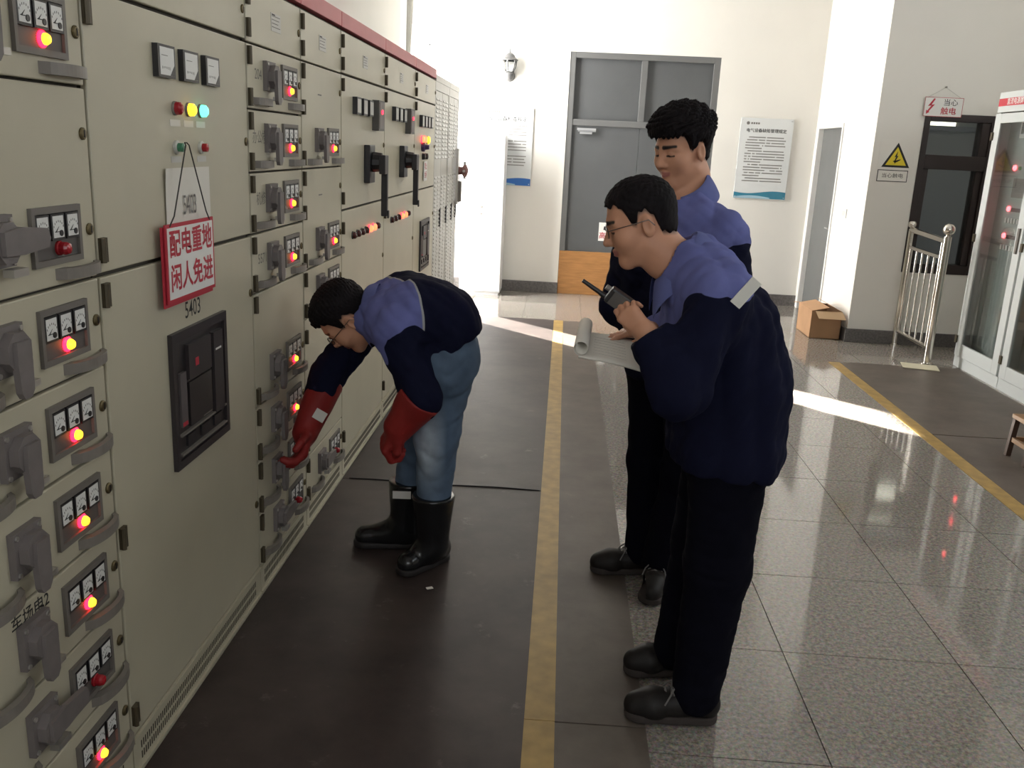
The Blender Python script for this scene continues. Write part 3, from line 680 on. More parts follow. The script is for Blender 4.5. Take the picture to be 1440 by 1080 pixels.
def ef(y0, y1, label, nlamp, lit):
    c, o = cabinet(y0, y1, label)
    up = front(c, o, 'upper_door', y0, y1, 1.249, 1.818); lo = front(c, o, 'lower_door', y0, y1, ZR[0], 1.245); t = front(c, o, 'top_door', y0, y1, 1.822, 1.993)
    nameplate(t, (y0 + y1) / 2 - o, 1.905)
    for k in range(3): slim_meter(up, y0 + 0.25 + 0.135 * k - o, 1.700)
    b = MB(); b.box(0, 0.034, -0.07, 0.07, -0.09, 0.055, M_PANEL); b.box(0.034, 0.036, -0.055, 0.055, -0.08, 0.045, M_GREYP); b.cyl((0.036, 0.0, 0.0), (0.040, 0.0, 0.0), 0.010, 0.010, M_HALO, 10)
    b.build('power_controller', up, (0, y0 + 0.70 - o, 1.690))
    crank(up, y0 + 0.52 - o, 1.44)
    for k in range(nlamp): pilot(lo, y0 + 0.205 + 0.55 / (nlamp - 1) * k - o, 1.122, M_RGLOW if k in lit else M_DARKLENS, r=0.017, ring=M_HALO if k in lit else M_BLACK)
    for par, z in ((lo, 1.17), (lo, 0.2), (up, 1.30), (up, 1.775), (t, 1.86), (t, 1.95)): sub(par, 'hinge', 'hinge', y0 - o + 0.014, z)
    for par, z in ((lo, 0.95), (up, 1.53), (t, 1.905)): sub(par, 'lock', 'lock', y1 - o - 0.022, z)
    return c
ef(3.948, 4.888, 'beige capacitor cabinet with a black crank and seven red lamps, nearer of two', 7, (4, 5))
ef(4.892, 5.866, 'beige capacitor cabinet with a black crank and six red lamps, farther of two', 6, (3, 4))
yg0, yg1 = 5.870, 6.762
cG, o = cabinet(yg0, yg1, 'farthest red topped beige cabinet with a dark breaker window')
up = front(cG, o, 'upper_door', yg0, yg1, 1.249, 1.818); lo = front(cG, o, 'lower_door', yg0, yg1, ZR[0], 1.245); t = front(cG, o, 'top_door', yg0, yg1, 1.822, 1.993)
nameplate(t, 6.35 - o, 1.905)
for k in range(4): slim_meter(up, 6.09 + 0.135 * k - o, 1.690)
pilot(up, 6.16 - o, 1.575, M_RGLOW, r=0.022, ring=M_HALO); pilot(up, 6.27 - o, 1.575, M_RGLOW, r=0.022, ring=M_HALO); pilot(up, 6.40 - o, 1.572, M_YGLOW, r=0.026)
b = MB(); b.lathe([(0.03, 0), (0.03, 0.02), (0.018, 0.025), (0.014, 0.05)], mat('purple_knob', (0.05, 0.03, 0.10), 0.4), axis='X', n=12); b.build('selector_knob', up, (0, 6.17 - o, 1.525))
for y in (6.2, 6.32):
    b = MB(); b.lathe([(0.022, 0), (0.02, 0.02), (0.008, 0.024)], M_BLACK, axis='X', n=12); b.build('push_button', up, (0, y - o, 1.463))
breaker(lo, 6.135 - o, 6.53 - o, 0.690, 1.035)
for par, z in ((lo, 1.19), (up, 1.775), (t, 1.86), (t, 1.95)): sub(par, 'hinge', 'hinge', yg0 - o + 0.014, z)
for par, z in ((lo, 1.05), (up, 1.53), (t, 1.905)): sub(par, 'lock', 'lock', yg1 - o - 0.022, z)
cd_ = thing('caution_card', 'white card with red characters hanging on the farthest red topped cabinet', 'card', (FX + 0.006, 6.30, 1.30))
MB().box(0, 0.003, -0.07, 0.07, 0, 0.13, M_WHITE).build('card_face', cd_)
MB().text('禁止', 0.05, lambda a, b_, h: (0.0034, a, 0.095 + b_), M_REDINK, bold=0.01).build('lettering', cd_)
MB().text('合闸', 0.05, lambda a, b_, h: (0.0034, a, 0.038 + b_), M_REDINK, bold=0.01).build('lettering', cd_)

# --- H: two ventilated cabinets at the end of the row
def vented(y0, y1, label, plate):
    c, o = cabinet(y0, y1, label, red=False, mcab=M_CABG, zt=1.99)
    a, e = y0 + 0.03 - o, y1 - 0.03 - o; mid = (a + e) / 2
    fr = MB()
    for q in ((y0 - o + 0.002, a, 0.115, 1.99), (e, y1 - o - 0.002, 0.115, 1.99), (a, e, 0.115, 0.16), (a, e, 1.93, 1.99)): fr.box(-FB, 0, *q, M_CABG)
    fr.build('door_frame', c)
    for d0, d1 in ((a, mid - 0.003), (mid + 0.003, e)):
        d = MB().box(-0.012, -0.004, d0 + 0.002, d1 - 0.002, 0.163, 1.927, M_CABG).build('vented_door', c)
        b = MB(); z = 0.36
        while z < 1.88:
            if not (1.30 < z < 1.42):
                for u0, u1 in ((0.10, 0.47), (0.53, 0.90)):
                    ya, yb = d0 + (d1 - d0) * u0, d0 + (d1 - d0) * u1
                    b.add([(-0.004, ya, z), (-0.004, yb, z), (0.003, yb, z + 0.004), (0.003, ya, z + 0.004), (-0.004, ya, z + 0.020), (-0.004, yb, z + 0.020)], [(0, 1, 2, 3), (3, 2, 5, 4), (0, 3, 4), (1, 5, 2)], M_CABG)
            z += 0.030
        stuff(b.build('louvres', d))
        MB().box(-0.004, 0.008, d1 - 0.05, d1 - 0.02, 0.92, 1.06, M_BLACK).build('door_latch', d)
    return c, o
vented(6.766, 7.56, 'grey louvred cabinet next to the farthest red topped cabinet', False)
cH, o = vented(7.564, 8.22, 'pale louvred cabinet ending the row beside the white cupboard', True)
# valve-like operating gear on the last cabinet
hg = thing('operating_gear', 'small metal operating handle bulging from the end louvred cabinet', 'handle', (FX + 0.012, 8.10, 1.22))
b = MB(); b.box(0, 0.02, -0.08, 0.08, -0.18, 0.30, M_TAB); b.build('back_plate', hg)
b = MB(); b.lathe([(0.035, 0.02), (0.035, 0.05), (0.055, 0.06), (0.055, 0.085), (0.02, 0.10)], mat('worn_red', (0.22, 0.10, 0.09), 0.5), axis='X', n=14); b.cyl((0.07, -0.07, 0), (0.07, 0.07, 0), 0.012, 0.012, M_TAB, 8); b.cyl((0.07, 0, -0.07), (0.07, 0, 0.08), 0.012, 0.012, M_TAB, 8); b.build('hand_wheel', hg, (0, 0, 0.11))
MB().box(0.02, 0.045, -0.02, 0.03, -0.16, 0.02, M_HANDLE).build('lever', hg)
# ------------------------------------------------------------------ white cupboard against the back wall
wc = thing('cupboard', 'plain white metal cupboard against the bright back wall', 'cupboard', (-0.85, 9.745, 0))
MB().box(-0.22, 0.22, -0.19, 0.175, 0.03, 1.67, M_WCUP).build('body', wc, bevel=0.004)
MB().box(-0.20, 0.20, -0.17, 0.17, 0.0, 0.03, M_WCUP).build('plinth', wc)
MB().box(-0.215, 0.215, -0.205, -0.192, 0.045, 1.655, M_WCUP).build('door', wc, bevel=0.003)
MB().box(-0.02, 0.0, -0.212, -0.205, 0.92, 0.945, M_HANDLE).cyl((-0.01, -0.205, 0.86), (-0.01, -0.214, 0.86), 0.012, 0.012, M_HANDLE, 10).build('latch', wc)

# ------------------------------------------------------------------ notice boards
def board(x0, x1, z0, z1, label, title, blue, nline):
    xc = (x0 + x1) / 2; w = x1 - x0; h = z1 - z0
    t = thing('notice_board', label, 'notice board', (xc, YB - 0.004, z0), 'notice boards on the back wall')
    MB().box(-w / 2, w / 2, -0.012, 0, 0, h, M_BOARD).build('board_panel', t, bevel=0.002)
    F = lambda xx, zz: (lambda a, b_, hh: (xx + a, -0.0126 - hh, zz + b_))
    MB().text(title, w * 0.77 / len(title) * 1.0, F(0, h * 0.845), M_INK, bold=0.014).build('title', t)
    b = MB(); c = (-w * 0.36, h * 0.935)
    b.prism([(c[0] + 0.017 * math.cos(k * PI / 6), c[1] + 0.017 * math.sin(k * PI / 6)) for k in range(12)], lambda a, d, hh: (a, -0.0124 - hh, d), 0, 0.0006, M_INKF)
    for k in range(4): b.box(c[0] + 0.03 + k * 0.024, c[0] + 0.048 + k * 0.024, -0.013, -0.012, c[1] - 0.009, c[1] + 0.009, M_INKF)
    b.build('emblem', t)
    rnd = random.Random(len(title)); b = MB()
    for k in range(nline):
        z = h * (0.765 - 0.575 * k / nline); x = -w * 0.37 + (0.03 if k % 5 == 0 else 0); end = w * (0.37 if k % 5 != 4 else -0.05)
        while x < end:
            q = 0.0125
            if rnd.random() > 0.08: b.box(x, x + q * 0.82, -0.0129, -0.012, z - 0.0055, z + 0.0055, M_INKF)
            x += q * 1.08
    stuff(b.build('small_print', t))
    # wave printed along the foot
    mw = M_BLUEP if blue else M_TEAL; n = 16
    poly = [(-w / 2 + 0.002, 0.004)] + [(w / 2 - 0.002, 0.004)] + [(w / 2 - 0.002 - (w - 0.004) * k / n, h * (0.085 + 0.018 * math.sin(k / n * 5.5 + 0.5))) for k in range(n + 1)]
    MB().prism(poly, lambda a, d, hh: (a, -0.0122 - hh, d), 0, 0.0004, mw).build('foot_print', t)
    poly = [(-w / 2 + 0.002, 0.006)] + [(w * 0.2, 0.006)] + [(w * 0.2 - (w * 0.7 - 0.004) * k / n, h * (0.02 + 0.022 * math.sin(k / n * 3.1))) for k in range(n + 1)]
    MB().prism(poly, lambda a, d, hh: (a, -0.0128 - hh, d), 0, 0.0004, mat('pale_print', (0.35, 0.55, 0.65), 0.3)).build('foot_highlight', t)
    for sx_ in (-1, 1):
        for zz in (0.02, h - 0.02): MB().cyl((sx_ * (w / 2 - 0.018), -0.012, zz), (sx_ * (w / 2 - 0.018), -0.018, zz), 0.006, 0.005, M_ALU, 8).build('screw', t)
board(-0.925, -0.37, 1.15, 1.965, 'white notice board with a blue foot on the wall below the lantern', '电气设备检查规定', True, 15)
board(1.815, 2.365, 1.137, 1.968, 'white notice board with a teal foot on the wall right of the grey double door', '电气设备缺陷管理规定', False, 17)

# ------------------------------------------------------------------ wall lantern
wl = thing('wall_lantern', 'dark iron wall lantern with clear glass on the blown out wall', 'lamp', (-0.645, YB, 2.22))
MB().lathe([(0.035, 0), (0.058, -0.012), (0.05, -0.022), (0.02, -0.03)], M_IRON, (0, 0, 0.055), 'Y', 16).build('wall_rose', wl, smooth=True)
MB().lathe([(0.006, 0.0), (0.03, 0.012), (0.05, 0.04), (0.052, 0.062), (0.045, 0.085), (0.03, 0.095)], M_IRON, (0, -0.085, 0.0), 'Z', 16).tube([(0, -0.02, 0.05), (0, -0.05, 0.03), (0, -0.085, 0.03)], 0.012, M_IRON).build('arm', wl, smooth=True)
MB().lathe([(0.040, 0.095), (0.066, 0.20), (0.066, 0.205)], MATS['window_glass'], (0, -0.085, 0.0), 'Z', 12).build('glass_shade', wl, smooth=True)
b = MB()
for k in range(6):
    a = 2 * PI * k / 6 + 0.3; b.tube([(0.042 * math.cos(a), -0.085 + 0.042 * math.sin(a), 0.093), (0.068 * math.cos(a), -0.085 + 0.068 * math.sin(a), 0.15), (0.073 * math.cos(a), -0.085 + 0.073 * math.sin(a), 0.208)], 0.0065, M_IRON, n=6)
b.build('cage', wl, smooth=True)
MB().lathe([(0.085, 0.205), (0.086, 0.214), (0.058, 0.235), (0.05, 0.255), (0.03, 0.275), (0.010, 0.285), (0.008, 0.30), (0.006, 0.335), (0.002, 0.34)], M_IRON, (0, -0.085, 0.0), 'Z', 16).build('cap', wl, smooth=True)
wf = thing('wall_fastener', 'tiny dark screw high on the white wall above the cabinets', 'screw', (-1.50, YB, 2.555))
MB().cyl((0, 0, 0), (0, -0.02, 0), 0.008, 0.007, M_INK, 10).build('head', wf)

# ------------------------------------------------------------------ signs on the right face
ts = thing('warning_triangle', 'yellow triangular electric shock warning sign on the right wall', 'sign', (2.815, YP, 1.535))
tri = lambda s: [(-0.118 * s, 0.0 + 0.068 * (1 - s)), (0.118 * s, 0.068 * (1 - s)), (0.0, 0.205 * s + 0.068 * (1 - s))]
G = lambda a, d, h: (a, -h, d)
MB().box(-0.15, 0.15, -0.002, 0, -0.14, 0.23, M_WALL).build('backing', ts)
MB().prism(tri(1.0), G, 0.002, 0.0035, M_INK).build('border', ts)
MB().prism(tri(0.74), G, 0.0035, 0.0042, M_YEL).build('face', ts)
MB().prism([(0.005, 0.135), (-0.018, 0.085), (-0.004, 0.088), (-0.016, 0.055), (-0.024, 0.058), (-0.006, 0.03), (0.002, 0.058), (-0.006, 0.055), (0.014, 0.098), (0.002, 0.094)], G, 0.0042, 0.0048, M_INK).prism([(-0.03, 0.05), (0.035, 0.07), (0.035, 0.062), (0.005, 0.044), (-0.008, 0.04)], G, 0.0042, 0.0048, M_INK).build('shock_symbol', ts)
tt = thing('sign_plate', 'white framed caption plate with small dark characters below the warning triangle', 'sign', (2.80, YP - 0.0025, 1.415))
b = MB(); b.box(-0.128, 0.128, -0.003, 0, 0, 0.098, M_INK); b.build('border', tt)
MB().box(-0.122, 0.122, -0.0036, -0.003, 0.006, 0.092, M_WALL).build('face', tt)
MB().text('当心触电', 0.040, lambda a, d, h: (a, -0.0042, 0.049 + d), M_INKF, bold=0.01, sx=1.15).build('lettering', tt)
hs = thing('hanging_sign', 'small white sign with a red lightning arrow hanging over the window corner', 'sign', (3.13, YP - 0.016, 1.965))
MB().box(-0.158, 0.158, -0.004, 0, 0, 0.155, M_WHITE).build('plate', hs)
b = MB(); w_ = 0.0035
for q in ((-0.158, 0.158, 0, w_), (-0.158, 0.158, 0.155 - w_, 0.155), (-0.158, -0.158 + w_, 0, 0.155), (0.158 - w_, 0.158, 0, 0.155)): b.box(q[0], q[1], -0.0046, -0.004, q[2], q[3], M_REDINK)
b.build('border', hs)
MB().prism([(-0.085, 0.145), (-0.128, 0.082), (-0.100, 0.086), (-0.128, 0.045), (-0.138, 0.052), (-0.135, 0.018), (-0.108, 0.035), (-0.116, 0.040), (-0.072, 0.098), (-0.100, 0.093), (-0.072, 0.142)], G, 0.004, 0.0047, M_REDINK).build('lightning_arrow', hs)
MB().text('当心', 0.058, lambda a, d, h: (0.055 + a, -0.0047, 0.112 + d), M_INK, bold=0.006, sx=1.05).build('lettering', hs)
MB().text('触电', 0.062, lambda a, d, h: (0.045 + a, -0.0047, 0.043 + d), M_REDINK, bold=0.012, sx=1.05).build('lettering', hs)
MB().tube([(-0.14, 0.0, 0.15), (0.0, 0.004, 0.235), (0.14, 0.0, 0.15)], 0.0018, M_CABG, n=5).cyl((0, -0.006, 0.237), (0, 0.015, 0.237), 0.008, 0.005, M_HANDLE, 8).build('string', hs)

# ------------------------------------------------------------------ glass-door control cabinets on the right (face -X)
RX = 3.245
M_CGLASS = bpy.data.materials.new('cabinet_glass'); M_CGLASS.use_nodes = True
_p = M_CGLASS.node_tree.nodes['Principled BSDF']; _p.inputs['Transmission Weight'].default_value = 1.0; _p.inputs['Roughness'].default_value = 0.02; _p.inputs['IOR'].default_value = 1.35; _p.inputs['Base Color'].default_value = (0.86, 0.9, 0.89, 1)
def control_cabinet(y0, y1, label, full):
    """y1 is the far edge"""
    o = (y0 + y1) / 2; c = thing('control_cabinet', label, 'cabinet', (RX, o, 0), 'glass door cabinets on the right'); a, e = y0 - o, y1 - o
    b = MB(); D = 0.6
    b.box(0.03, D, a, a + 0.02, 0.0, 2.12, M_CABW); b.box(0.03, D, e - 0.02, e, 0.0, 2.12, M_CABW); b.box(D - 0.02, D, a, e, 0, 2.12, M_CABW)
    b.box(0.03, D, a, e, 2.10, 2.12, M_CABW); b.box(0.03, D, a, e, 0.0, 0.10, M_CABW)
    b.build('carcass', c)
    MB().box(0.012, 0.03, a, e, 0.0, 0.085, M_CABW).build('plinth', c)
    MB().box(0.012, 0.03, a, e, 1.975, 2.12, M_CABW).build('header', c)
    MB().box(0.010, 0.012, a + 0.02, e - 0.002, 2.02, 2.075, mat('red_band', (0.55, 0.04, 0.06), 0.4)).build('name_band', c)
    if full: MB().text('直流电源屏', 0.05, lambda p, d, h: (0.0094, 0.12 - p, 2.047 + d), M_WHITE, bold=0.01).build('lettering', c)
    d0, d1, z0, z1 = a + 0.012, e - 0.012, 0.09, 1.965
    b = MB(); s = 0.095
    for q in ((d0, d0 + s, z0, z1), (d1 - s, d1, z0, z1), (d0 + s, d1 - s, z0, z0 + 0.10), (d0 + s, d1 - s, z1 - 0.07, z1)): b.box(0.0, 0.022, *q, M_CABW)
    d = b.build('door', c, bevel=0.003)
    MB().box(0.012, 0.016, d0 + s, d1 - s, z0 + 0.10, z1 - 0.07, M_CGLASS).build('pane', d)
    MB().box(-0.012, 0.0, d0 + 0.03, d0 + 0.055, 0.98, 1.16, M_HANDLE).build('door_handle', d)
    for z in (0.22, 1.03, 1.80): MB().box(-0.012, 0.01, d1 - 0.018, d1 + 0.012, z - 0.03, z + 0.03, M_HINGE).build('hinge', d)
    # instruments behind the glass
    p = MB().box(0.12, 0.13, a + 0.03, e - 0.03, 0.12, 1.95, mat('inner_panel', (0.36, 0.40, 0.385) if full else (0.05, 0.055, 0.055), 0.5)).build('inner_panel', c)
    if not full: return c
    def led(y, z, m, r=0.016): MB().lathe([(r, 0), (r * 0.9, -0.012), (r * 0.3, -0.018)], m, axis='X', n=12).build('pilot_lamp', p, (0.12, y - o, z))
    mled = mat('red_led', (0.6, 0.02, 0.02), 0.3, emit=(1.0, 0.06, 0.07), estr=9.0)
    for y, z in ((7.11, 1.575), (7.09, 1.275), (7.09, 1.075)): led(y, z, mled, 0.02)
    led(7.03, 1.573, mat('dim_green', (0.10, 0.25, 0.05), 0.3), 0.014)
    b = MB(); b.box(0.10, 0.12, 6.80 - o, 7.06 - o, 1.36, 1.50, M_HANDLE); b.box(0.098, 0.10, 6.83 - o, 7.03 - o, 1.40, 1.48, M_GREYP); b.build('display_unit', p)
    b = MB(); b.box(0.11, 0.12, 7.05 - o, 7.12 - o, 1.79, 1.92, M_WHITE); b.box(0.108, 0.11, 7.06 - o, 7.10 - o, 1.82, 1.90, M_INKF); b.box(0.11, 0.12, 6.94 - o, 7.01 - o, 1.79, 1.92, M_WHITE); b.build('wall_switches', p)
    for zz in (1.275, 1.075):
        MB().box(0.108, 0.12, 6.86 - o, 7.04 - o, zz - 0.018, zz + 0.010, mat('terminal_brown', (0.10, 0.05, 0.05), 0.5)).build('terminal_strip', p)
    for zz in (1.19, 0.99):
        for k in range(6): MB().box(0.105, 0.12, 6.85 + k * 0.045 - o, 6.875 + k * 0.045 - o, zz - 0.018, zz + 0.018, M_WHITE).build('breaker_toggle', p)
    return c
control_cabinet(6.57, 7.328, 'pale control cabinet with a glass door and red pilot lights beside the railing', True)
control_cabinet(5.80, 6.562, 'control cabinet with a dark glass door at the right edge', False)

# ------------------------------------------------------------------ stainless railing
rl = thing('railing', 'stainless steel barrier railing with a ball topped post before the dark window', 'railing', (3.03, 7.29, 0))
yn, yf = 0.0, 0.76
def post(y, r, zt, ball, name):
    b = MB(); b.cyl((0, y, 0), (0, y, zt), r, r, M_STEEL, 18); b.cyl((0, y, 0), (0, y, 0.012), r * 1.7, r * 1.7, M_STEEL, 18)
    b.lathe([(r * 0.6, zt), (r * 0.6, zt + 0.01)] + [(ball * math.sin(t), zt + 0.008 + ball - ball * math.cos(t)) for t in [0.5 + k * (PI - 0.5) / 10 for k in range(11)]], M_STEEL, (0, y, 0), n=18)
    return b.build(name, rl, smooth=True)
post(yn, 0.030, 1.03, 0.047, 'post'); post(yf, 0.024, 1.02, 0.036, 'post')
MB().cyl((0, yn, 0.99), (0, yf, 1.02), 0.024, 0.024, M_STEEL, 14).build('top_rail', rl, smooth=True)
MB().cyl((0, yn + 0.07, 0.86), (0, yf - 0.05, 0.87), 0.017, 0.017, M_STEEL, 12).build('upper_bar', rl, smooth=True)
MB().cyl((0, yn + 0.04, 0.13), (0, yf - 0.05, 0.13), 0.017, 0.017, M_STEEL, 12).build('lower_bar', rl, smooth=True)
for y in (yn + 0.07, yf - 0.06): MB().cyl((0, y, 0.13), (0, y, 1.0 if y < 0.2 else 0.87), 0.016, 0.016, M_STEEL, 12).build('stile', rl, smooth=True)
for k in range(4): MB().cyl((0, 0.19 + k * 0.125, 0.13), (0, 0.19 + k * 0.125, 0.865), 0.009, 0.009, M_STEEL, 10).build('baluster', rl, smooth=True)
yp_ = MB().box(-0.135, 0.135, -0.10, 0.10, 0, 0.004, M_CREAMP).build('cream_card', None, (2.915, 7.13, 0.0072)); yp_.rotation_euler.z = math.radians(-14)
tag(yp_, 'cream card lying on the floor at the foot of the railing', 'card')

# ------------------------------------------------------------------ cardboard box
cb = thing('cardboard_box', 'brown cardboard box with open flaps against the corner of the wall', 'box', (2.435, 8.37, 0.0))
X0_, X1_, Y0_, Y1_, Hh = -0.135, 0.135, -0.235, 0.235, 0.25; th = 0.004
b = MB(); b.box(X0_, X1_, Y0_, Y1_, 0, th, M_CARD); b.box(X0_, X1_, Y0_, Y0_ + th, 0, Hh, M_CARD); b.box(X0_, X1_, Y1_ - th, Y1_, 0, Hh, M_CARD); b.box(X0_, X0_ + th, Y0_, Y1_, 0, Hh, M_CARD); b.box(X1_ - th, X1_, Y0_, Y1_, 0, Hh, M_CARD)
b.build('box_body', cb)
def flap(p0, p1, d, m=M_CARD):
    p0, p1, d = Vector(p0), Vector(p1), Vector(d); n = (p1 - p0).cross(d).normalized() * 0.002
    vs = [p0 - n, p1 - n, p1 + d - n, p0 + d - n, p0 + n, p1 + n, p1 + d + n, p0 + d + n]
    MB().add(vs, [(0, 1, 2, 3), (7, 6, 5, 4), (0, 4, 5, 1), (1, 5, 6, 2), (2, 6, 7, 3), (3, 7, 4, 0)], m).build('flap', cb)
flap((X0_ + 0.03, Y0_, Hh), (X1_ + 0.0, Y0_, Hh), (0.012, -0.09, -0.055), M_CARDI)      # front flap folded out
flap((X0_, Y0_, Hh), (X0_, Y1_, Hh), (0.15, 0, 0.035))           # long flap half closed
flap((X1_, Y0_, Hh), (X1_, Y1_, Hh), (-0.10, 0, 0.05))
flap((X0_, Y1_, Hh), (X1_, Y1_, Hh), (-0.03, 0.09, -0.01))
# ------------------------------------------------------------------ wooden stool cut by the right edge
st = thing('wooden_stool', 'small wooden stool cut off by the right edge of the photo', 'stool', (2.73, 4.83, 0.006))
MW = mat('stool_wood', (0.30, 0.16, 0.07), 0.45, noise=0.15, nscale=10); MWD = mat('stool_wood_dark', (0.07, 0.035, 0.02), 0.5)
MB().box(-0.16, 0.16, -0.12, 0.12, 0.215, 0.24, MW).build('seat', st, bevel=0.004)
for sx_ in (-1, 1):
    for sy in (-1, 1): MB().obox((sx_ * 0.148, sy * 0.10, 0.108), ((0.014, 0, 0), (0, 0.014, 0), (-sx_ * 0.008, 0, 0.108)), MWD).build('leg', st)
    MB().box(sx_ * 0.148 - 0.008, sx_ * 0.148 + 0.008, -0.09, 0.09, 0.085, 0.11, MW).build('stretcher', st)
for sy in (-1, 1): MB().box(-0.14, 0.14, sy * 0.10 - 0.008, sy * 0.10 + 0.008, 0.085, 0.11, MW).build('stretcher', st)
# ------------------------------------------------------------------ people: implicit surfaces meshed with surface nets
F32 = np.float32
def V3(*a): return np.array(a, F32)
def smin(a, b, k):
    h = np.maximum(k - np.abs(a - b), 0) / k
    return np.minimum(a, b) - h * h * k * 0.25
def smax(a, b, k): return -smin(-a, -b, k)
def cap(P, a, b, ra, rb):
    a = np.asarray(a, F32); b = np.asarray(b, F32); d = b - a
    t = np.clip(((P - a) @ d) / max(float(d @ d), 1e-9), 0, 1)
    return np.linalg.norm(P - a - t[:, None] * d, axis=1) - (ra + (rb - ra) * t)
def chain(P, pts, rs, k=0.03):
    r = None
    for i in range(len(pts) - 1):
        d = cap(P, pts[i], pts[i + 1], rs[i], rs[i + 1]); r = d if r is None else smin(r, d, k)
    return r
def ell(P, c, r):
    q = (P - np.asarray(c, F32)); r = np.asarray(r, F32)
    k0 = np.linalg.norm(q / r, axis=1); k1 = np.linalg.norm(q / (r * r), axis=1)
    return k0 * (k0 - 1) / np.maximum(k1, 1e-6)
def sph(P, c, r): return np.linalg.norm(P - np.asarray(c, F32), axis=1) - r
def rbox(P, c, ax, half, r):
    """rounded oriented box; ax = 3x3 rows"""
    q = (P - np.asarray(c, F32)) @ np.asarray(ax, F32).T; q = np.abs(q) - (np.asarray(half, F32) - r)
    return np.linalg.norm(np.maximum(q, 0), axis=1) + np.minimum(q.max(axis=1), 0) - r

def sdf_mesh(fn, lo, hi, h, name, slack=1.6):
    """evaluate fn(points) on a sparse grid and extract a quad mesh by surface nets"""
    lo = np.asarray(lo, F32); hi = np.asarray(hi, F32); B = 4
    n = (np.ceil((hi - lo) / (h * B)).astype(int) + 1); N = n * B
    ci = np.stack(np.meshgrid(*[np.arange(k) for k in n], indexing='ij'), -1).reshape(-1, 3)
    cd = fn((lo + (ci * B + 1.5) * h).astype(F32))
    vol = np.repeat(np.repeat(np.repeat(cd.reshape(n), B, 0), B, 1), B, 2).astype(F32)
    act = ci[np.abs(cd) < h * B * 0.87 * slack]
    off = np.stack(np.meshgrid(*[np.arange(B)] * 3, indexing='ij'), -1).reshape(-1, 3)
    idx = (act[:, None, :] * B + off[None]).reshape(-1, 3)
    for s in range(0, len(idx), 400000):
        q = idx[s:s + 400000]; vol[q[:, 0], q[:, 1], q[:, 2]] = fn((lo + q * h).astype(F32))
    ins = vol < 0
    c = [ins[i:N[0] - 1 + i, j:N[1] - 1 + j, k:N[2] - 1 + k] for i in (0, 1) for j in (0, 1) for k in (0, 1)]
    cnt = sum(x.astype(np.uint8) for x in c); cells = np.argwhere((cnt > 0) & (cnt < 8))
    cid = np.full(tuple(N - 1), -1, np.int32); cid[cells[:, 0], cells[:, 1], cells[:, 2]] = np.arange(len(cells))
    cor = np.array([(i, j, k) for i in (0, 1) for j in (0, 1) for k in (0, 1)])
    val = np.stack([vol[cells[:, 0] + a, cells[:, 1] + b_, cells[:, 2] + d] for a, b_, d in cor], 1)
    acc = np.zeros((len(cells), 3)); w = np.zeros(len(cells))
    for a in range(8):
        for b_ in range(a + 1, 8):
            if np.abs(cor[a] - cor[b_]).sum() != 1: continue
            va, vb = val[:, a], val[:, b_]; m = (va < 0) != (vb < 0)
            t = np.where(m, va / np.where(m, va - vb, 1), 0)
            acc += m[:, None] * (cor[a] + t[:, None] * (cor[b_] - cor[a])); w += m
    verts = lo + (cells + acc / np.maximum(w, 1)[:, None]) * h
    quads = []
    for ax in range(3):
        u, v = [(1, 2), (2, 0), (0, 1)][ax]
        s0 = [slice(None)] * 3; s1 = [slice(None)] * 3; s0[ax] = slice(0, -1); s1[ax] = slice(1, None)
        A, Bv = ins[tuple(s0)], ins[tuple(s1)]; e = np.argwhere(A != Bv)
        e = e[(e[:, u] > 0) & (e[:, v] > 0) & (e[:, u] < N[u] - 1) & (e[:, v] < N[v] - 1)]
        if not len(e): continue
        du = np.zeros(3, int); du[u] = 1; dv = np.zeros(3, int); dv[v] = 1
        g = lambda p: cid[p[:, 0], p[:, 1], p[:, 2]]
        q = np.stack([g(e - du - dv), g(e - dv), g(e), g(e - du)], 1)
        fl = ~A[e[:, 0], e[:, 1], e[:, 2]]; q[fl] = q[fl][:, ::-1]
        quads.append(q)
    quads = np.concatenate(quads); quads = quads[(quads >= 0).all(1)]
    me = bpy.data.meshes.new(name); me.vertices.add(len(verts)); me.vertices.foreach_set('co', verts.astype(F32).ravel())
    me.loops.add(len(quads) * 4); me.loops.foreach_set('vertex_index', quads.astype(np.int32).ravel())
    me.polygons.add(len(quads)); me.polygons.foreach_set('loop_start', np.arange(len(quads), dtype=np.int32) * 4)
    me.update(calc_edges=True); me.polygons.foreach_set('use_smooth', np.ones(len(quads), bool)); me.validate()
    return me
def attr(me, name, arr):
    a = me.attributes.new(name, 'FLOAT', 'POINT'); a.data.foreach_set('value', np.asarray(arr, F32))
def coords(me):
    a = np.empty(len(me.vertices) * 3, F32); me.vertices.foreach_get('co', a); return a.reshape(-1, 3)

def folds(P, amp, seed, f0=52.0):
    """cloth-like creases"""
    r = np.random.RandomState(seed); d = 0
    for k in range(5):
        kv = r.normal(size=3); kv /= np.linalg.norm(kv); f = f0 * (1.0 + 0.55 * k)
        wv = r.normal(size=3) * 9
        ph = (P @ (kv * f).astype(F32)) + 1.6 * np.sin(P @ wv.astype(F32) + k)
        d = d + (1 - np.abs(np.sin(ph * 0.5)) * 1.5) / (1 + 0.6 * k)
    return amp * d * 0.5

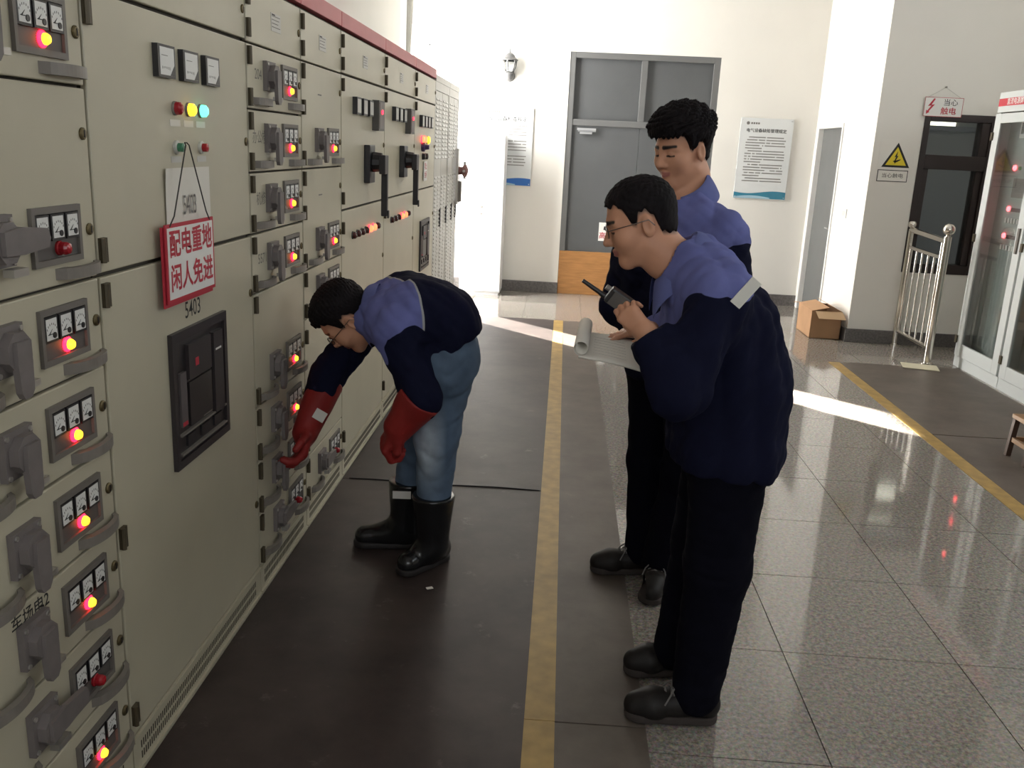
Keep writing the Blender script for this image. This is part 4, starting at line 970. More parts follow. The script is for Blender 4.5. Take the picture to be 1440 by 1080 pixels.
# ---- materials driven by vertex attributes
def attr_mat(name, base, zones, rough, bump=0.15, bscale=600, noise=0.1, spec=0.3, sheen=0.0):
    """zones: list of (attribute, colour, soft) blended where the attribute is > 0"""
    m = bpy.data.materials.new(name); m.use_nodes = True; nt = m.node_tree; b = nt.nodes['Principled BSDF']
    b.inputs['Roughness'].default_value = rough; b.inputs['Specular IOR Level'].default_value = spec
    if sheen: b.inputs['Sheen Weight'].default_value = sheen
    tc = nt.nodes.new('ShaderNodeTexCoord'); n = nt.nodes.new('ShaderNodeTexNoise'); n.inputs['Scale'].default_value = 14; n.inputs['Detail'].default_value = 5
    nt.links.new(tc.outputs['Object'], n.inputs['Vector'])
    rgb = nt.nodes.new('ShaderNodeRGB'); rgb.outputs[0].default_value = (*base, 1); cur = rgb.outputs[0]
    for an, col, soft in zones:
        a = nt.nodes.new('ShaderNodeAttribute'); a.attribute_name = an
        mr = nt.nodes.new('ShaderNodeMapRange'); mr.inputs[1].default_value = -soft; mr.inputs[2].default_value = soft
        nt.links.new(a.outputs['Fac'], mr.inputs[0])
        mx = nt.nodes.new('ShaderNodeMixRGB'); nt.links.new(mr.outputs[0], mx.inputs[0]); nt.links.new(cur, mx.inputs[1]); mx.inputs[2].default_value = (*col, 1); cur = mx.outputs[0]
    mr = nt.nodes.new('ShaderNodeMapRange'); mr.inputs[1].default_value = 0.3; mr.inputs[2].default_value = 0.7; mr.inputs[3].default_value = 1 - noise; mr.inputs[4].default_value = 1 + noise
    nt.links.new(n.outputs[0], mr.inputs[0])
    sc = nt.nodes.new('ShaderNodeVectorMath'); sc.operation = 'SCALE'; nt.links.new(cur, sc.inputs[0]); nt.links.new(mr.outputs[0], sc.inputs['Scale']); nt.links.new(sc.outputs[0], b.inputs['Base Color'])
    if bump:
        n2 = nt.nodes.new('ShaderNodeTexNoise'); n2.inputs['Scale'].default_value = bscale; nt.links.new(tc.outputs['Object'], n2.inputs['Vector'])
        bp = nt.nodes.new('ShaderNodeBump'); bp.inputs['Strength'].default_value = bump; bp.inputs['Distance'].default_value = 0.001
        nt.links.new(n2.outputs[0], bp.inputs['Height']); nt.links.new(bp.outputs[0], b.inputs['Normal'])
    return m
NAVY = (0.0075, 0.0085, 0.024); YOKE = (0.14, 0.155, 0.37); GREYP_ = (0.36, 0.36, 0.36)
M_JACKET = attr_mat('work_jacket', NAVY, [('yoke', YOKE, 0.0006), ('piping', GREYP_, 0.0006), ('dark', NAVY, 0.0006)], 0.9, spec=0.08)
M_TROUS = attr_mat('navy_trousers', (0.0042, 0.0042, 0.0085), [], 0.9, spec=0.06)
M_JEANS = attr_mat('blue_jeans', (0.085, 0.125, 0.185), [('fade', (0.36, 0.42, 0.48), 0.5)], 0.85, bump=0.3, bscale=900, noise=0.18, spec=0.2)
M_SKIN = attr_mat('skin', (0.58, 0.295, 0.185), [('lip', (0.36, 0.13, 0.11), 0.003), ('brow', (0.02, 0.014, 0.012), 0.002), ('lash', (0.03, 0.02, 0.018), 0.0012), ('cut', (0.14, 0.085, 0.06), 0.006)], 0.5, bump=0.05, noise=0.06, spec=0.35)
M_HAIR = attr_mat('black_hair', (0.009, 0.007, 0.008), [], 0.7, bump=0.6, bscale=300, noise=0.3, spec=0.12)
M_RUBBER = attr_mat('red_rubber', (0.24, 0.018, 0.016), [], 0.55, bump=0.05, spec=0.35)
M_BOOT = mat('boot_rubber', (0.010, 0.010, 0.011), 0.22, spec=0.5)
M_SHOE = mat('shoe_leather', (0.011, 0.009, 0.0085), 0.55, noise=0.3, nscale=30, spec=0.3)
M_SOLE = mat('shoe_sole', (0.05, 0.041, 0.038), 0.8, spec=0.2)
M_LACE = mat('shoe_lace', (0.16, 0.15, 0.145), 0.8)

# ---- head in its own frame (face +x, left +y, up +z, origin at the middle of the skull)
def head_sdf(Q):
    A = Q.copy(); A[:, 1] = np.abs(A[:, 1])                   # mirror left/right
    d = ell(A, (-0.006, 0, 0.036), (0.099, 0.077, 0.088))
    d = smin(d, ell(A, (0.030, 0, -0.030), (0.064, 0.060, 0.084)), 0.03)
    d = smin(d, cap(A, (-0.004, 0.046, -0.062), (0.062, 0.014, -0.100), 0.020, 0.016), 0.03)
    d = smin(d, sph(A, (0.071, 0, -0.099), 0.017), 0.025)
    d = smin(d, sph(A, (0.056, 0.040, -0.028), 0.029), 0.03)  # cheeks
    d = smin(d, cap(A, (0.086, 0.012, 0.026), (0.070, 0.047, 0.020), 0.011, 0.010), 0.018)   # brow
    d = smax(d, -sph(A, (0.106, 0.033, 0.003), 0.019), 0.012)  # sockets
    d = smin(d, ell(A, (0.078, 0.032, 0.002), (0.0135, 0.016, 0.0125)), 0.004)
    d = smin(d, cap(A, (0.091, 0, 0.014), (0.112, 0, -0.031), 0.007, 0.0115), 0.012)           # nose
    d = smin(d, sph(A, (0.100, 0.012, -0.035), 0.0085), 0.010)
    d = smin(d, cap(A, (0.096, 0.0, -0.059), (0.084, 0.020, -0.062), 0.0065, 0.004), 0.006)   # lips
    d = smin(d, cap(A, (0.094, 0.0, -0.071), (0.083, 0.018, -0.068), 0.0068, 0.004), 0.006)
    d = smax(d, -cap(A, (0.104, 0.0, -0.0648), (0.088, 0.024, -0.0655), 0.0022, 0.0015), 0.003)
    e = ell(A, (-0.014, 0.0785, -0.006), (0.018, 0.0085, 0.033)); e = smax(e, -ell(A, (-0.010, 0.0885, -0.002), (0.010, 0.008, 0.021)), 0.004)
    d = smin(d, e, 0.008)
    d = smin(d, chain(A, [(-0.028, 0, -0.03), (-0.040, 0, -0.12)], [0.058, 0.056], 0.02), 0.02)
    return d
def hair_line(x):
    return np.interp(x, [-0.14, -0.085, -0.050, -0.036, -0.014, 0.006, 0.018, 0.030, 0.038, 0.050, 0.066, 0.078, 0.11], [-0.050, -0.046, -0.036, 0.018, 0.040, 0.034, 0.004, 0.010, 0.040, 0.060, 0.076, 0.070, 0.072]).astype(F32)
def hair_sdf(Q, top, side, seed, rough, fringe=0.0):
    A = Q.copy(); A[:, 1] = np.abs(A[:, 1])
    t = np.clip((A[:, 2] - 0.0) / 0.10, 0, 1); th = side + (top - side) * t
    d = ell(A, (-0.006, 0, 0.036), (0.099, 0.077, 0.088)); d = smin(d, ell(A, (-0.05, 0, -0.02), (0.045, 0.055, 0.06)), 0.03) - th
    r = np.random.RandomState(seed); nz = 0
    for k in range(6):
        kv = r.normal(size=3) * (110 + 60 * k); kv[2] *= 0.45
        nz = nz + np.abs(np.sin(Q @ kv.astype(F32) + k + 2 * np.sin(Q @ (r.normal(size=3) * 40).astype(F32)))) / (1 + 0.5 * k)
    d = d - (nz - 1.6) * rough * (0.3 + 0.7 * t)
    line = A[:, 2] - hair_line(A[:, 0]) - 0.004 * np.sin(A[:, 0] * 300) - 0.004 * np.sin(A[:, 1] * 260)
    if fringe: line = line + fringe * np.clip((A[:, 0] - 0.05) / 0.03, 0, 1)
    d = smax(d, -line * 0.8, 0.008)
    return d
class Head:
    def __init__(s, c, fwd, up, scale=1.0):
        f = np.array(fwd, float); f /= np.linalg.norm(f); u = np.array(up, float); u -= f * (u @ f); u /= np.linalg.norm(u)
        l = np.cross(u, f); s.c = np.array(c, F32); s.R = np.stack([f, l, u]).astype(F32); s.s = scale
    def loc(s, P): return ((P - s.c) @ s.R.T / s.s).astype(F32)
    def pt(s, q): return s.c + s.s * (np.array(q, F32) @ s.R)
    def sdf(s, P): return head_sdf(s.loc(P)) * s.s
def head_attrs(me, H, cut=True):
    Q = H.loc(coords(me)); A = Q.copy(); A[:, 1] = np.abs(A[:, 1]); near = (np.linalg.norm(Q, axis=1) < 0.16)
    f = lambda d: np.where(near, d, -1.0)
    attr(me, 'lip', f(0.0045 - np.minimum(cap(A, (0.102, 0, -0.060), (0.088, 0.021, -0.063), 0, 0), cap(A, (0.100, 0, -0.071), (0.088, 0.018, -0.068), 0.001, 0))))
    attr(me, 'brow', f(-np.minimum(cap(A, (0.098, 0.014, 0.026), (0.078, 0.052, 0.027), 0.0072, 0.005), 9)))
    attr(me, 'lash', f(-cap(A, (0.0925, 0.020, -0.003), (0.083, 0.046, -0.004), 0.0042, 0.0036)))
    attr(me, 'cut', f(np.minimum(A[:, 2] - hair_line(A[:, 0]) + 0.004, 0.06 - A[:, 0]) if cut else np.full(len(A), -1.0)))

# ---- hand: wrist point, finger direction f, palm normal n (palm side), s = +1/-1 puts the thumb on side cross(n, f)*s
class Hand:
    def __init__(s, w, f, n, side, curl, spread=0.06, thumb=None, k=1.0):
        f = np.array(f, float); f /= np.linalg.norm(f); n = np.array(n, float); n -= f * (n @ f); n /= np.linalg.norm(n)
        t = np.cross(n, f) * side; s.w = np.array(w, float); s.f, s.n, s.t, s.k = f, n, t, k
        s.seg = []; s.palm = []
        P = lambda a, b_, c: s.w + k * (a * f + b_ * t + c * n)
        L = [(0.042, 0.025, 0.020), (0.046, 0.029, 0.021), (0.042, 0.027, 0.020), (0.033, 0.020, 0.018)]
        for i in range(4):
            b0 = 0.028 - 0.019 * i; kn = P(0.090 - 0.003 * abs(i - 1) * (1 + 0.8 * (i == 3)), b0, 0.0)
            s.palm.append((P(0.012, b0 * 0.62, 0.0), kn, 0.0145, 0.0112))
            ang = 0.0; p = kn; sp = spread * (1.5 - i); c3 = curl[i] if isinstance(curl[i], (tuple, list)) else (curl[i], curl[i] * 1.15, curl[i] * 0.7)
            r = [0.0098, 0.0088, 0.0080, 0.0070] if i < 3 else [0.0085, 0.0076, 0.007, 0.0062]
            for j in range(3):
                ang += c3[j]; d = (math.cos(ang) * f + math.sin(ang) * n) * math.cos(sp) + t * math.sin(sp)
                q = p + k * L[i][j] * d; s.seg.append((p, q, r[j] * k, r[j + 1] * k)); p = q
        th = thumb or ((0.030, 0.040, 0.012), (0.062, 0.056, 0.024), (0.088, 0.052, 0.034))
        b0 = P(0.016, 0.018, 0.004); q0, q1, q2 = [P(*x) for x in th]
        s.seg += [(b0, q0, 0.0155 * k, 0.0125 * k), (q0, q1, 0.0118 * k, 0.0102 * k), (q1, q2, 0.0102 * k, 0.0080 * k)]
    def sdf(s, P, grow=0.0):
        d = None
        for a, b_, r0, r1 in s.palm:
            e = cap(P, a, b_, r0 * s.k, r1 * s.k); d = e if d is None else smin(d, e, 0.012)
        e = cap(P, s.w + s.k * (0.018 * s.f + 0.006 * s.t + 0.006 * s.n), s.w + s.k * (0.07 * s.f - 0.018 * s.t + 0.004 * s.n), 0.015 * s.k, 0.012 * s.k); d = smin(d, e, 0.015)
        for a, b_, r0, r1 in s.seg: d = smin(d, cap(P, a, b_, r0, r1), 0.005)
        return d - grow

def bounds(pts, pad):
    p = np.array(pts, float); return p.min(0) - pad, p.max(0) + pad
def piece(root, fn, pts, pad, h, name, m, sub_of=None):
    """mesh in the root's local frame (pieces are computed in world space)"""
    lo, hi = bounds(pts, pad); me = sdf_mesh(fn, lo, hi, h, name)
    o = link(name, me, sub_of or root); me.materials.append(m); return o
def to_local(root, objs):
    off = np.array(root.location, F32)
    for o in objs:
        c = coords(o.data) - off; o.data.vertices.foreach_set('co', c.ravel()); o.data.update()

def shoe(root, heel, toe, name='shoe', h=0.005, boot=None):
    """low work shoe from heel to toe point on the floor"""
    a = np.array([*heel, 0.0]); b_ = np.array([*toe, 0.0]); d = b_ - a; Ln = np.linalg.norm(d); d /= Ln; s_ = np.cross([0, 0, 1], d)
    U = np.array([0, 0, 1.0]); G_ = lambda x, y, z: a + d * x * Ln + s_ * y + U * z
    def upper(P):
        r = chain(P, [G_(0.15, 0, 0.052), G_(0.45, 0, 0.050), G_(0.72, 0.004, 0.044), G_(0.86, 0.004, 0.038)], [0.036, 0.040, 0.043, 0.036], 0.02)
        r = smin(r, chain(P, [G_(0.16, 0, 0.06), G_(0.22, 0, 0.105)], [0.036, 0.042], 0.02), 0.03)
        r = smin(r, cap(P, G_(0.70, 0.012, 0.040), G_(0.88, 0.006, 0.034), 0.038, 0.030), 0.02)
        return smax(smax(r, -(P[:, 2] - 0.016), 0.006), (P[:, 2] - 0.105), 0.008)
    def sole(P):
        fl = P.copy(); fl[:, 2] = 0.0
        r = smin(cap(fl, G_(0.16, 0, 0), G_(0.5, 0, 0), 0.039, 0.039), cap(fl, G_(0.5, 0, 0), G_(0.83, 0.004, 0), 0.040, 0.046), 0.02)
        return smax(r, np.abs(P[:, 2] - 0.0145) - 0.0125, 0.005)
    pts = [G_(0, -0.04, 0), G_(1, 0.04, 0.12)]
    u = piece(root, upper, pts, 0.04, h, name, M_SHOE); so = piece(root, sole, [G_(0, 0, 0), G_(1, 0, 0.02)], 0.05, h * 0.8, 'sole', M_SOLE, u)
    bl = MB()
    for k in range(4):
        x = 0.50 + 0.07 * k; z = 0.096 - 0.006 * k; off = 0.026
        bl.tube([G_(x, -off, z - 0.012), G_(x + 0.02, 0, z + 0.001), G_(x + 0.03, off, z - 0.012)], 0.0028, M_LACE, n=6)
        bl.tube([G_(x, off, z - 0.012), G_(x + 0.02, 0, z + 0.003), G_(x + 0.03, -off, z - 0.012)], 0.0028, M_LACE, n=6)
    for sg in (-1, 1): bl.tube([G_(0.53, 0, 0.098), G_(0.50, sg * 0.02, 0.106), G_(0.55, sg * 0.036, 0.088), G_(0.60, sg * 0.043, 0.064)], 0.0025, M_LACE, n=6)
    la = bl.build('laces', u, smooth=True)
    return [u, so, la]
M_COLLAR = attr_mat('collar_cloth', (0.125, 0.145, 0.34), [], 0.85, spec=0.2)
def shirt_collar(root, c, up, fwd, rt, rb, hb, hf, drop, tip, gap_deg=24):
    """turned-down collar: stand + fall as one folded strip, open at the front with pointed tips"""
    n = Vector(up).normalized(); f = Vector(fwd); f = (f - n * f.dot(n)).normalized(); l = n.cross(f); c = Vector(c); N = 40
    vs = []; fs = []
    for i in range(N + 1):
        th = math.radians(gap_deg) + (2 * PI - 2 * math.radians(gap_deg)) * i / N; cs = 0.5 - 0.5 * math.cos(th)
        e = min(i, N - i) / N; k = max(0.0, 1 - e / 0.13)                       # 1 at the tips
        rdir = math.cos(th) * f + math.sin(th) * l; h = hf + (hb - hf) * cs
        inner = c + rdir * (rt * 0.97) + n * (h - 0.030)
        top = c + rdir * rt + n * h
        mid = c + rdir * (rt + (rb - rt) * 0.55) + n * (h - drop * 0.42)
        low = c + rdir * (rb + 0.010 * k) + n * (h - drop - tip * k * k) + (f * 0.012 * k)
        vs += [inner, top, mid, low]
    for i in range(N):
        for j in range(3): a = i * 4 + j; fs.append((a, a + 1, a + 5, a + 4))
    o = MB().add(vs, fs, M_COLLAR).build('collar', root, smooth=True)
    m = o.modifiers.new('s', 'SOLIDIFY'); m.thickness = 0.003; m.offset = 0.0
    m2 = o.modifiers.new('ss', 'SUBSURF'); m2.levels = 1; m2.render_levels = 2
    return o
def glasses(root, H):
    b = MB(); r = 0.0013; m = mat('spectacle_metal', (0.12, 0.10, 0.09), 0.3, metal=0.8)
    for s_ in (-1, 1):
        ring = [H.pt((0.103 - 0.010 * abs(math.cos(t)) * 0.3, s_ * 0.033 + 0.022 * math.cos(t), 0.001 + 0.016 * math.sin(t))) for t in [2 * PI * k / 20 for k in range(20)]]
        b.tube(ring, r, m, n=6, closed=True)
        b.tube([H.pt((0.100, s_ * 0.055, 0.006)), H.pt((0.09, s_ * 0.068, 0.008)), H.pt((0.03, s_ * 0.080, 0.010)), H.pt((-0.018, s_ * 0.086, 0.012)), H.pt((-0.032, s_ * 0.084, -0.008))], r, m, n=6)
    b.tube([H.pt((0.103, -0.012, 0.004)), H.pt((0.107, 0, 0.007)), H.pt((0.103, 0.012, 0.004))], r, m, n=6)
    g = b.build('glasses', root, smooth=True)
    lb = MB(); lm = MATS['window_glass']
    for s_ in (-1, 1):
        lb.add([H.pt((0.1025, s_ * 0.033 + 0.021 * math.cos(t), 0.001 + 0.015 * math.sin(t))) for t in [2 * PI * k / 16 for k in range(16)]], [tuple(range(16))], lm)
    le = lb.build('lenses', g); md = le.modifiers.new('s', 'SOLIDIFY'); md.thickness = 0.001
    return [g, le]
def obb_patch(root, name, c, u, v, m, hu, hv):
    """small sewn patch following one plane, 1.5 mm thick"""
    u = np.array(u, float); u /= np.linalg.norm(u); v = np.array(v, float); v -= u * (u @ v); v /= np.linalg.norm(v); n = np.cross(u, v)
    return MB().obox(c, (tuple(u * hu), tuple(v * hv), tuple(n * 0.0015)), m).build(name, root)
def snap(fn, p, it=6):
    p = np.array([p], F32); e = 0.002
    for _ in range(it):
        g = np.array([(fn(p + V3(*d) * e) - fn(p - V3(*d) * e))[0] / (2 * e) for d in ((1, 0, 0), (0, 1, 0), (0, 0, 1))], F32)
        g /= max(np.linalg.norm(g), 1e-6); p = p - fn(p)[:, None] * g
    return p[0], g
def collar_sdf(P, a, b, ra, rb, th=0.006, tilt=None):
    """standing turned-down collar: conical shell round the neck axis a->b"""
    a = np.asarray(a, F32); b = np.asarray(b, F32); d = b - a; L_ = np.linalg.norm(d); n = d / L_; q = P - a; t = q @ n
    rad = np.linalg.norm(q - t[:, None] * n, axis=1); R_ = ra + (rb - ra) * np.clip(t / L_, -0.2, 1.2)
    sh = np.abs(rad - R_) - th; return smax(sh, np.abs(t - L_ / 2) - L_ / 2, 0.006)

def person(spec):
    S_ = spec; root = thing('person', S_['label'], 'person', (S_['base'][0], S_['base'][1], 0.0), 'men inspecting the cabinets'); objs = []
    H = S_['head']; L = S_['lat']                                   # lateral unit vector (to the person's left)
    ln = np.array([*L, 0.0])
    spine = [np.array(p, float) for p in S_['spine']]               # pelvis .. chest top .. neck base
    wid = S_['wid']; rad = S_['rad']
    def torso(P, g, upto=None):
        d = None
        for sg in (-1, 1):
            e = chain(P, [p + sg * w * ln for p, w in zip(spine, wid)], [r + g for r in rad], 0.05); d = e if d is None else smin(d, e, 0.10)
        return d
    arms = S_['arms']; legs = S_['legs']; hands = S_['hands']
    neckb = H.pt((-0.040, 0, -0.125))
    def body(P):
        d = torso(P, -0.030); d = smin(d, H.sdf(P), 0.012)
        d = smin(d, cap(P, H.pt((-0.038, 0, -0.10)), spine[-1], 0.056, 0.062), 0.03)
        for (s, e, w) in arms: d = smin(d, chain(P, [s, e, w], [0.052, 0.042, 0.029], 0.03), 0.04)
        for (hp, kn, an) in legs: d = smin(d, chain(P, [hp, kn, an], [0.085, 0.052, 0.036], 0.03), 0.05)
        for hd in hands:
            if hd is not None: d = smin(d, hd.sdf(P), 0.010)
        return d
    pts = [H.pt((x, y, z)) for x in (-0.11, 0.12) for y in (-0.09, 0.09) for z in (-0.12, 0.13)] + spine + [p for a in arms for p in a] + [p for a in legs for p in a] + [hd.w + hd.f * 0.19 * u for hd in hands if hd is not None for u in (0, 1)]
    bo = piece(root, body, pts, 0.13, S_.get('hb', 0.0036), 'body', M_SKIN); head_attrs(bo.data, H); objs.append(bo)
    # hair
    hp_ = [H.pt((x, y, z)) for x in (-0.13, 0.13) for y in (-0.11, 0.11) for z in (-0.10, 0.18)]
    objs.append(piece(root, lambda P: hair_sdf(H.loc(P), *S_['hair']) * H.s, hp_, 0.01, 0.0030, 'hair', M_HAIR))
    # jacket
    g = S_.get('loose', 0.012); ar = S_.get('sleeve', (0.074, 0.064, 0.050)); ca, cb_, cra, crb = S_['collar']; fseed = S_['seed']
    hem_p, hem_n = [np.array(v, F32) for v in S_['hem']]
    def jacket(P):
        d = torso(P, g)
        sh0, sh1 = arms[0][0], arms[1][0]
        d = smin(d, cap(P, sh0, spine[-2], 0.062, 0.075), 0.05); d = smin(d, cap(P, sh1, spine[-2], 0.062, 0.075), 0.05)
        d = smax(d, -((P - hem_p) @ hem_n), 0.008)
        for (s, e, w) in arms:
            ax = np.array(w) - np.array(e); fl_ = np.linalg.norm(ax); ax = ax / fl_; fr = S_.get('cuff', 0.95)
            sl = smax(cap(P, e, w, ar[1], ar[2]), ((P - np.array(e, F32)) @ ax.astype(F32)) - fr * fl_, 0.006); sl = smin(sl, cap(P, s, e, ar[0], ar[1]), 0.03)
            d = smin(d, sl, 0.035)
        d = d + folds(P, S_.get('fold', 0.0045), fseed)
        d = smax(d, -cap(P, np.array(ca) - (np.array(cb_) - np.array(ca)) * 0.4, np.array(cb_) + (np.array(cb_) - np.array(ca)) * 2.0, cra - 0.016, crb - 0.012), 0.006)
        return d
    jp = spine + [p for a in arms for p in a] + [ca, cb_]
    jo = piece(root, jacket, jp, 0.20, 0.0052, 'jacket', M_JACKET); C_ = coords(jo.data)
    for k_, fn in S_['zones'].items(): attr(jo.data, k_, fn(C_))
    objs.append(jo); S_['jfn'] = jacket
    if 'shirt_collar' in S_: objs.append(shirt_collar(root, *S_['shirt_collar']))
    # trousers
    lr = S_['legr']; tz = S_.get('tz', (0.05, 1.05))
    def trousers(P):
        d = None
        for (hp, kn, an) in legs:
            e = chain(P, [hp, kn, an], list(lr), 0.03); d = e if d is None else smin(d, e, 0.03)
        d = smin(d, cap(P, legs[0][0], legs[1][0], lr[0] * 1.02, lr[0] * 1.02), 0.05); d = smin(d, cap(P, spine[0] - 0.06 * ln, spine[0] + 0.06 * ln, rad[0] - 0.025, rad[0] - 0.025), 0.05)
        d = d + folds(P * np.array([1, 1, 1.6], F32), S_.get('tfold', 0.0042), fseed + 5, 44.0)
        d = smax(d, (tz[0] - P[:, 2]), 0.006)
        if S_.get('tw'): wp_, wn_ = S_['tw']; d = smax(d, (P - np.array(wp_, F32)) @ np.array(wn_, F32), 0.008)
        return d
    tp = [p for a in legs for p in a] + [spine[0]]
    to = piece(root, trousers, tp, 0.17, 0.0056, 'trousers', S_['tmat']); objs.append(to)
    if 'tattr' in S_:
        for k_, fn in S_['tattr'].items(): attr(to.data, k_, fn(coords(to.data)))
    for hl, tt_ in S_.get('shoes', []): objs += shoe(root, hl, tt_)
    if 'extra' in S_: objs += S_['extra'](root, S_)
    to_local(root, objs); root.location.z = S_.get('bz', 0.0)
    return root

# ---------------- man at the front: leaning, radio in one hand, notebook in the other
def front_extra(root, S_):
    J = S_['jfn']; out = glasses(root, S_['head'])
    p, n = snap(J, (0.432, 2.09, 1.245)); v = np.cross(n, (0.55, 0.0, 0.83)); out.append(obb_patch(root, 'reflective_strip', p + n * 0.008, (0.60, 0, 0.80), v, mat('reflective_white', (0.75, 0.74, 0.68), 0.4), 0.038, 0.015))
    p, n = snap(J, (0.275, 2.17, 1.15)); v = np.cross(n, (0, 0, 1)); out.append(obb_patch(root, 'chest_badge', p + n * 0.001, (0, 0, 1), v, mat('badge_white', (0.6, 0.6, 0.62), 0.4), 0.013, 0.008))
    return out
FH = Head((0.206, 2.37, 1.372), (-0.95, 0.03, -0.31), (-0.31, 0.0, 0.95), 0.89)
near_hand = Hand((0.218, 2.140, 1.128), (-0.72, 0.30, 0.62), (0.25, 0.95, 0.10), -1, [(0.75, 0.95, 0.5), (0.85, 0.95, 0.5), (0.95, 0.95, 0.5), (1.0, 1.0, 0.5)], 0.03, thumb=((0.036, 0.034, 0.010), (0.066, 0.040, 0.030), (0.092, 0.034, 0.040)), k=0.78)
far_hand = Hand((0.262, 2.487, 1.066), (-0.93, -0.34, -0.06), (-0.1, -0.15, -0.98), -1, [0.22, 0.20, 0.22, 0.3], 0.05, thumb=((0.030, 0.034, 0.010), (0.058, 0.046, 0.022), (0.080, 0.044, 0.028)), k=0.86)
front_man = person(dict(label='man leaning forward in a navy and blue work jacket, with a radio and a notebook', base=(0.40, 2.36), head=FH, lat=(0, -1), seed=3,
    spine=[(0.478, 2.37, 0.80), (0.470, 2.37, 0.97), (0.425, 2.37, 1.12), (0.380, 2.37, 1.225), (0.335, 2.37, 1.262)], wid=[0.075, 0.070, 0.080, 0.085, 0.02], rad=[0.130, 0.124, 0.112, 0.072, 0.055],
    arms=[((0.392, 2.185, 1.225), (0.305, 2.088, 1.000), (0.218, 2.140, 1.128)), ((0.368, 2.555, 1.215), (0.385, 2.615, 0.985), (0.262, 2.487, 1.066))], hands=[near_hand, far_hand],
    legs=[((0.480, 2.285, 0.82), (0.478, 2.268, 0.47), (0.455, 2.255, 0.085)), ((0.492, 2.455, 0.82), (0.470, 2.470, 0.46), (0.425, 2.475, 0.085))], legr=(0.108, 0.087, 0.069), tmat=M_TROUS, tz=(0.035, 1),
    collar=((0.345, 2.37, 1.225), (0.292, 2.37, 1.292), 0.094, 0.076), hem=((0.48, 2.37, 0.745), (0.05, 0, 1)), hair=(0.012, 0.003, 2, 0.003), loose=0.016, fold=0.012, bz=0.004, shirt_collar=((0.316, 2.37, 1.262), (-0.50, 0, 0.87), (-0.87, 0, -0.5), 0.074, 0.118, 0.074, 0.012, 0.066, 0.040),
    zones=dict(yoke=lambda P: ((P - V3(0.392, 2.37, 1.225)) @ V3(-0.28, 0, 0.96)) - np.interp(P[:, 0], [0.26, 0.31, 0.36, 0.42], [-0.13, -0.10, -0.02, -0.02]), dark=lambda P: np.maximum(0.084 - cap(P, (0.372, 2.150, 1.160), (0.305, 2.085, 0.985), 0, 0), np.maximum(0.085 - cap(P, (0.305, 2.085, 0.985), (0.222, 2.128, 1.118), 0, 0), 0.090 - cap(P, (0.368, 2.60, 1.14), (0.385, 2.615, 0.965), 0, 0))), piping=lambda P: np.full(len(P), -1.0)),
    shoes=[((0.525, 2.25), (0.258, 2.25)), ((0.520, 2.50), (0.272, 2.47))], extra=front_extra))

# ---------------- taller man behind him
BH = Head((0.385, 3.112, 1.562), (-0.77, -0.58, -0.20), (-0.16, -0.11, 0.97), 0.95)
bf = np.array((-0.75, -0.66)); bl = (0.66, -0.75)
back_man = person(dict(label='tall man with thick black hair in a blue shouldered jacket, standing behind looking down', base=(0.41, 3.09), head=BH, lat=bl, seed=11,
    spine=[(0.425, 3.10, 0.84), (0.420, 3.10, 1.00), (0.400, 3.09, 1.16), (0.395, 3.10, 1.31), (0.398, 3.115, 1.385)], wid=[0.075, 0.075, 0.095, 0.095, 0.02], rad=[0.118, 0.112, 0.112, 0.074, 0.055],
    arms=[((0.528, 2.955, 1.305), (0.592, 2.985, 1.03), (0.470, 2.965, 0.93)), ((0.272, 3.245, 1.290), (0.222, 3.225, 1.005), (0.360, 3.050, 0.925))], hands=[Hand((0.470, 2.965, 0.93), (-0.85, 0.1, -0.45), (0.1, 0.9, 0.1), -1, [0.4] * 4), Hand((0.360, 3.05, 0.925), (0.8, -0.5, -0.3), (0.4, 0.9, 0), 1, [0.4] * 4)],
    legs=[((0.490, 3.035, 0.84), (0.480, 3.02, 0.46), (0.430, 3.06, 0.09)), ((0.370, 3.165, 0.84), (0.368, 3.160, 0.45), (0.375, 3.155, 0.09))], legr=(0.105, 0.073, 0.062), tmat=M_TROUS, tz=(0.045, 1),
    collar=((0.398, 3.11, 1.375), (0.392, 3.108, 1.455), 0.108, 0.080), hem=((0.42, 3.1, 0.775), (0, 0, 1)), hair=(0.044, 0.004, 5, 0.007, 0.010), loose=0.014, fold=0.008, bz=0.004, shirt_collar=((0.402, 3.112, 1.404), (-0.10, -0.06, 1.0), (-0.60, -0.80, 0), 0.075, 0.122, 0.105, 0.022, 0.078, 0.055),
    zones=dict(yoke=lambda P: P[:, 2] - 1.222 + 0.10 * np.clip((P[:, 0] - 0.45) / 0.1, 0, 0.6), dark=lambda P: np.maximum(0.080 - cap(P, (0.552, 2.945, 1.225), (0.592, 2.985, 1.03), 0, 0), 0.080 - cap(P, (0.252, 3.25, 1.21), (0.222, 3.225, 1.005), 0, 0)), piping=lambda P: np.full(len(P), -1.0)),
    shoes=[((0.450, 3.130), (0.380, 2.895)), ((0.445, 3.165), (0.185, 3.145))]))

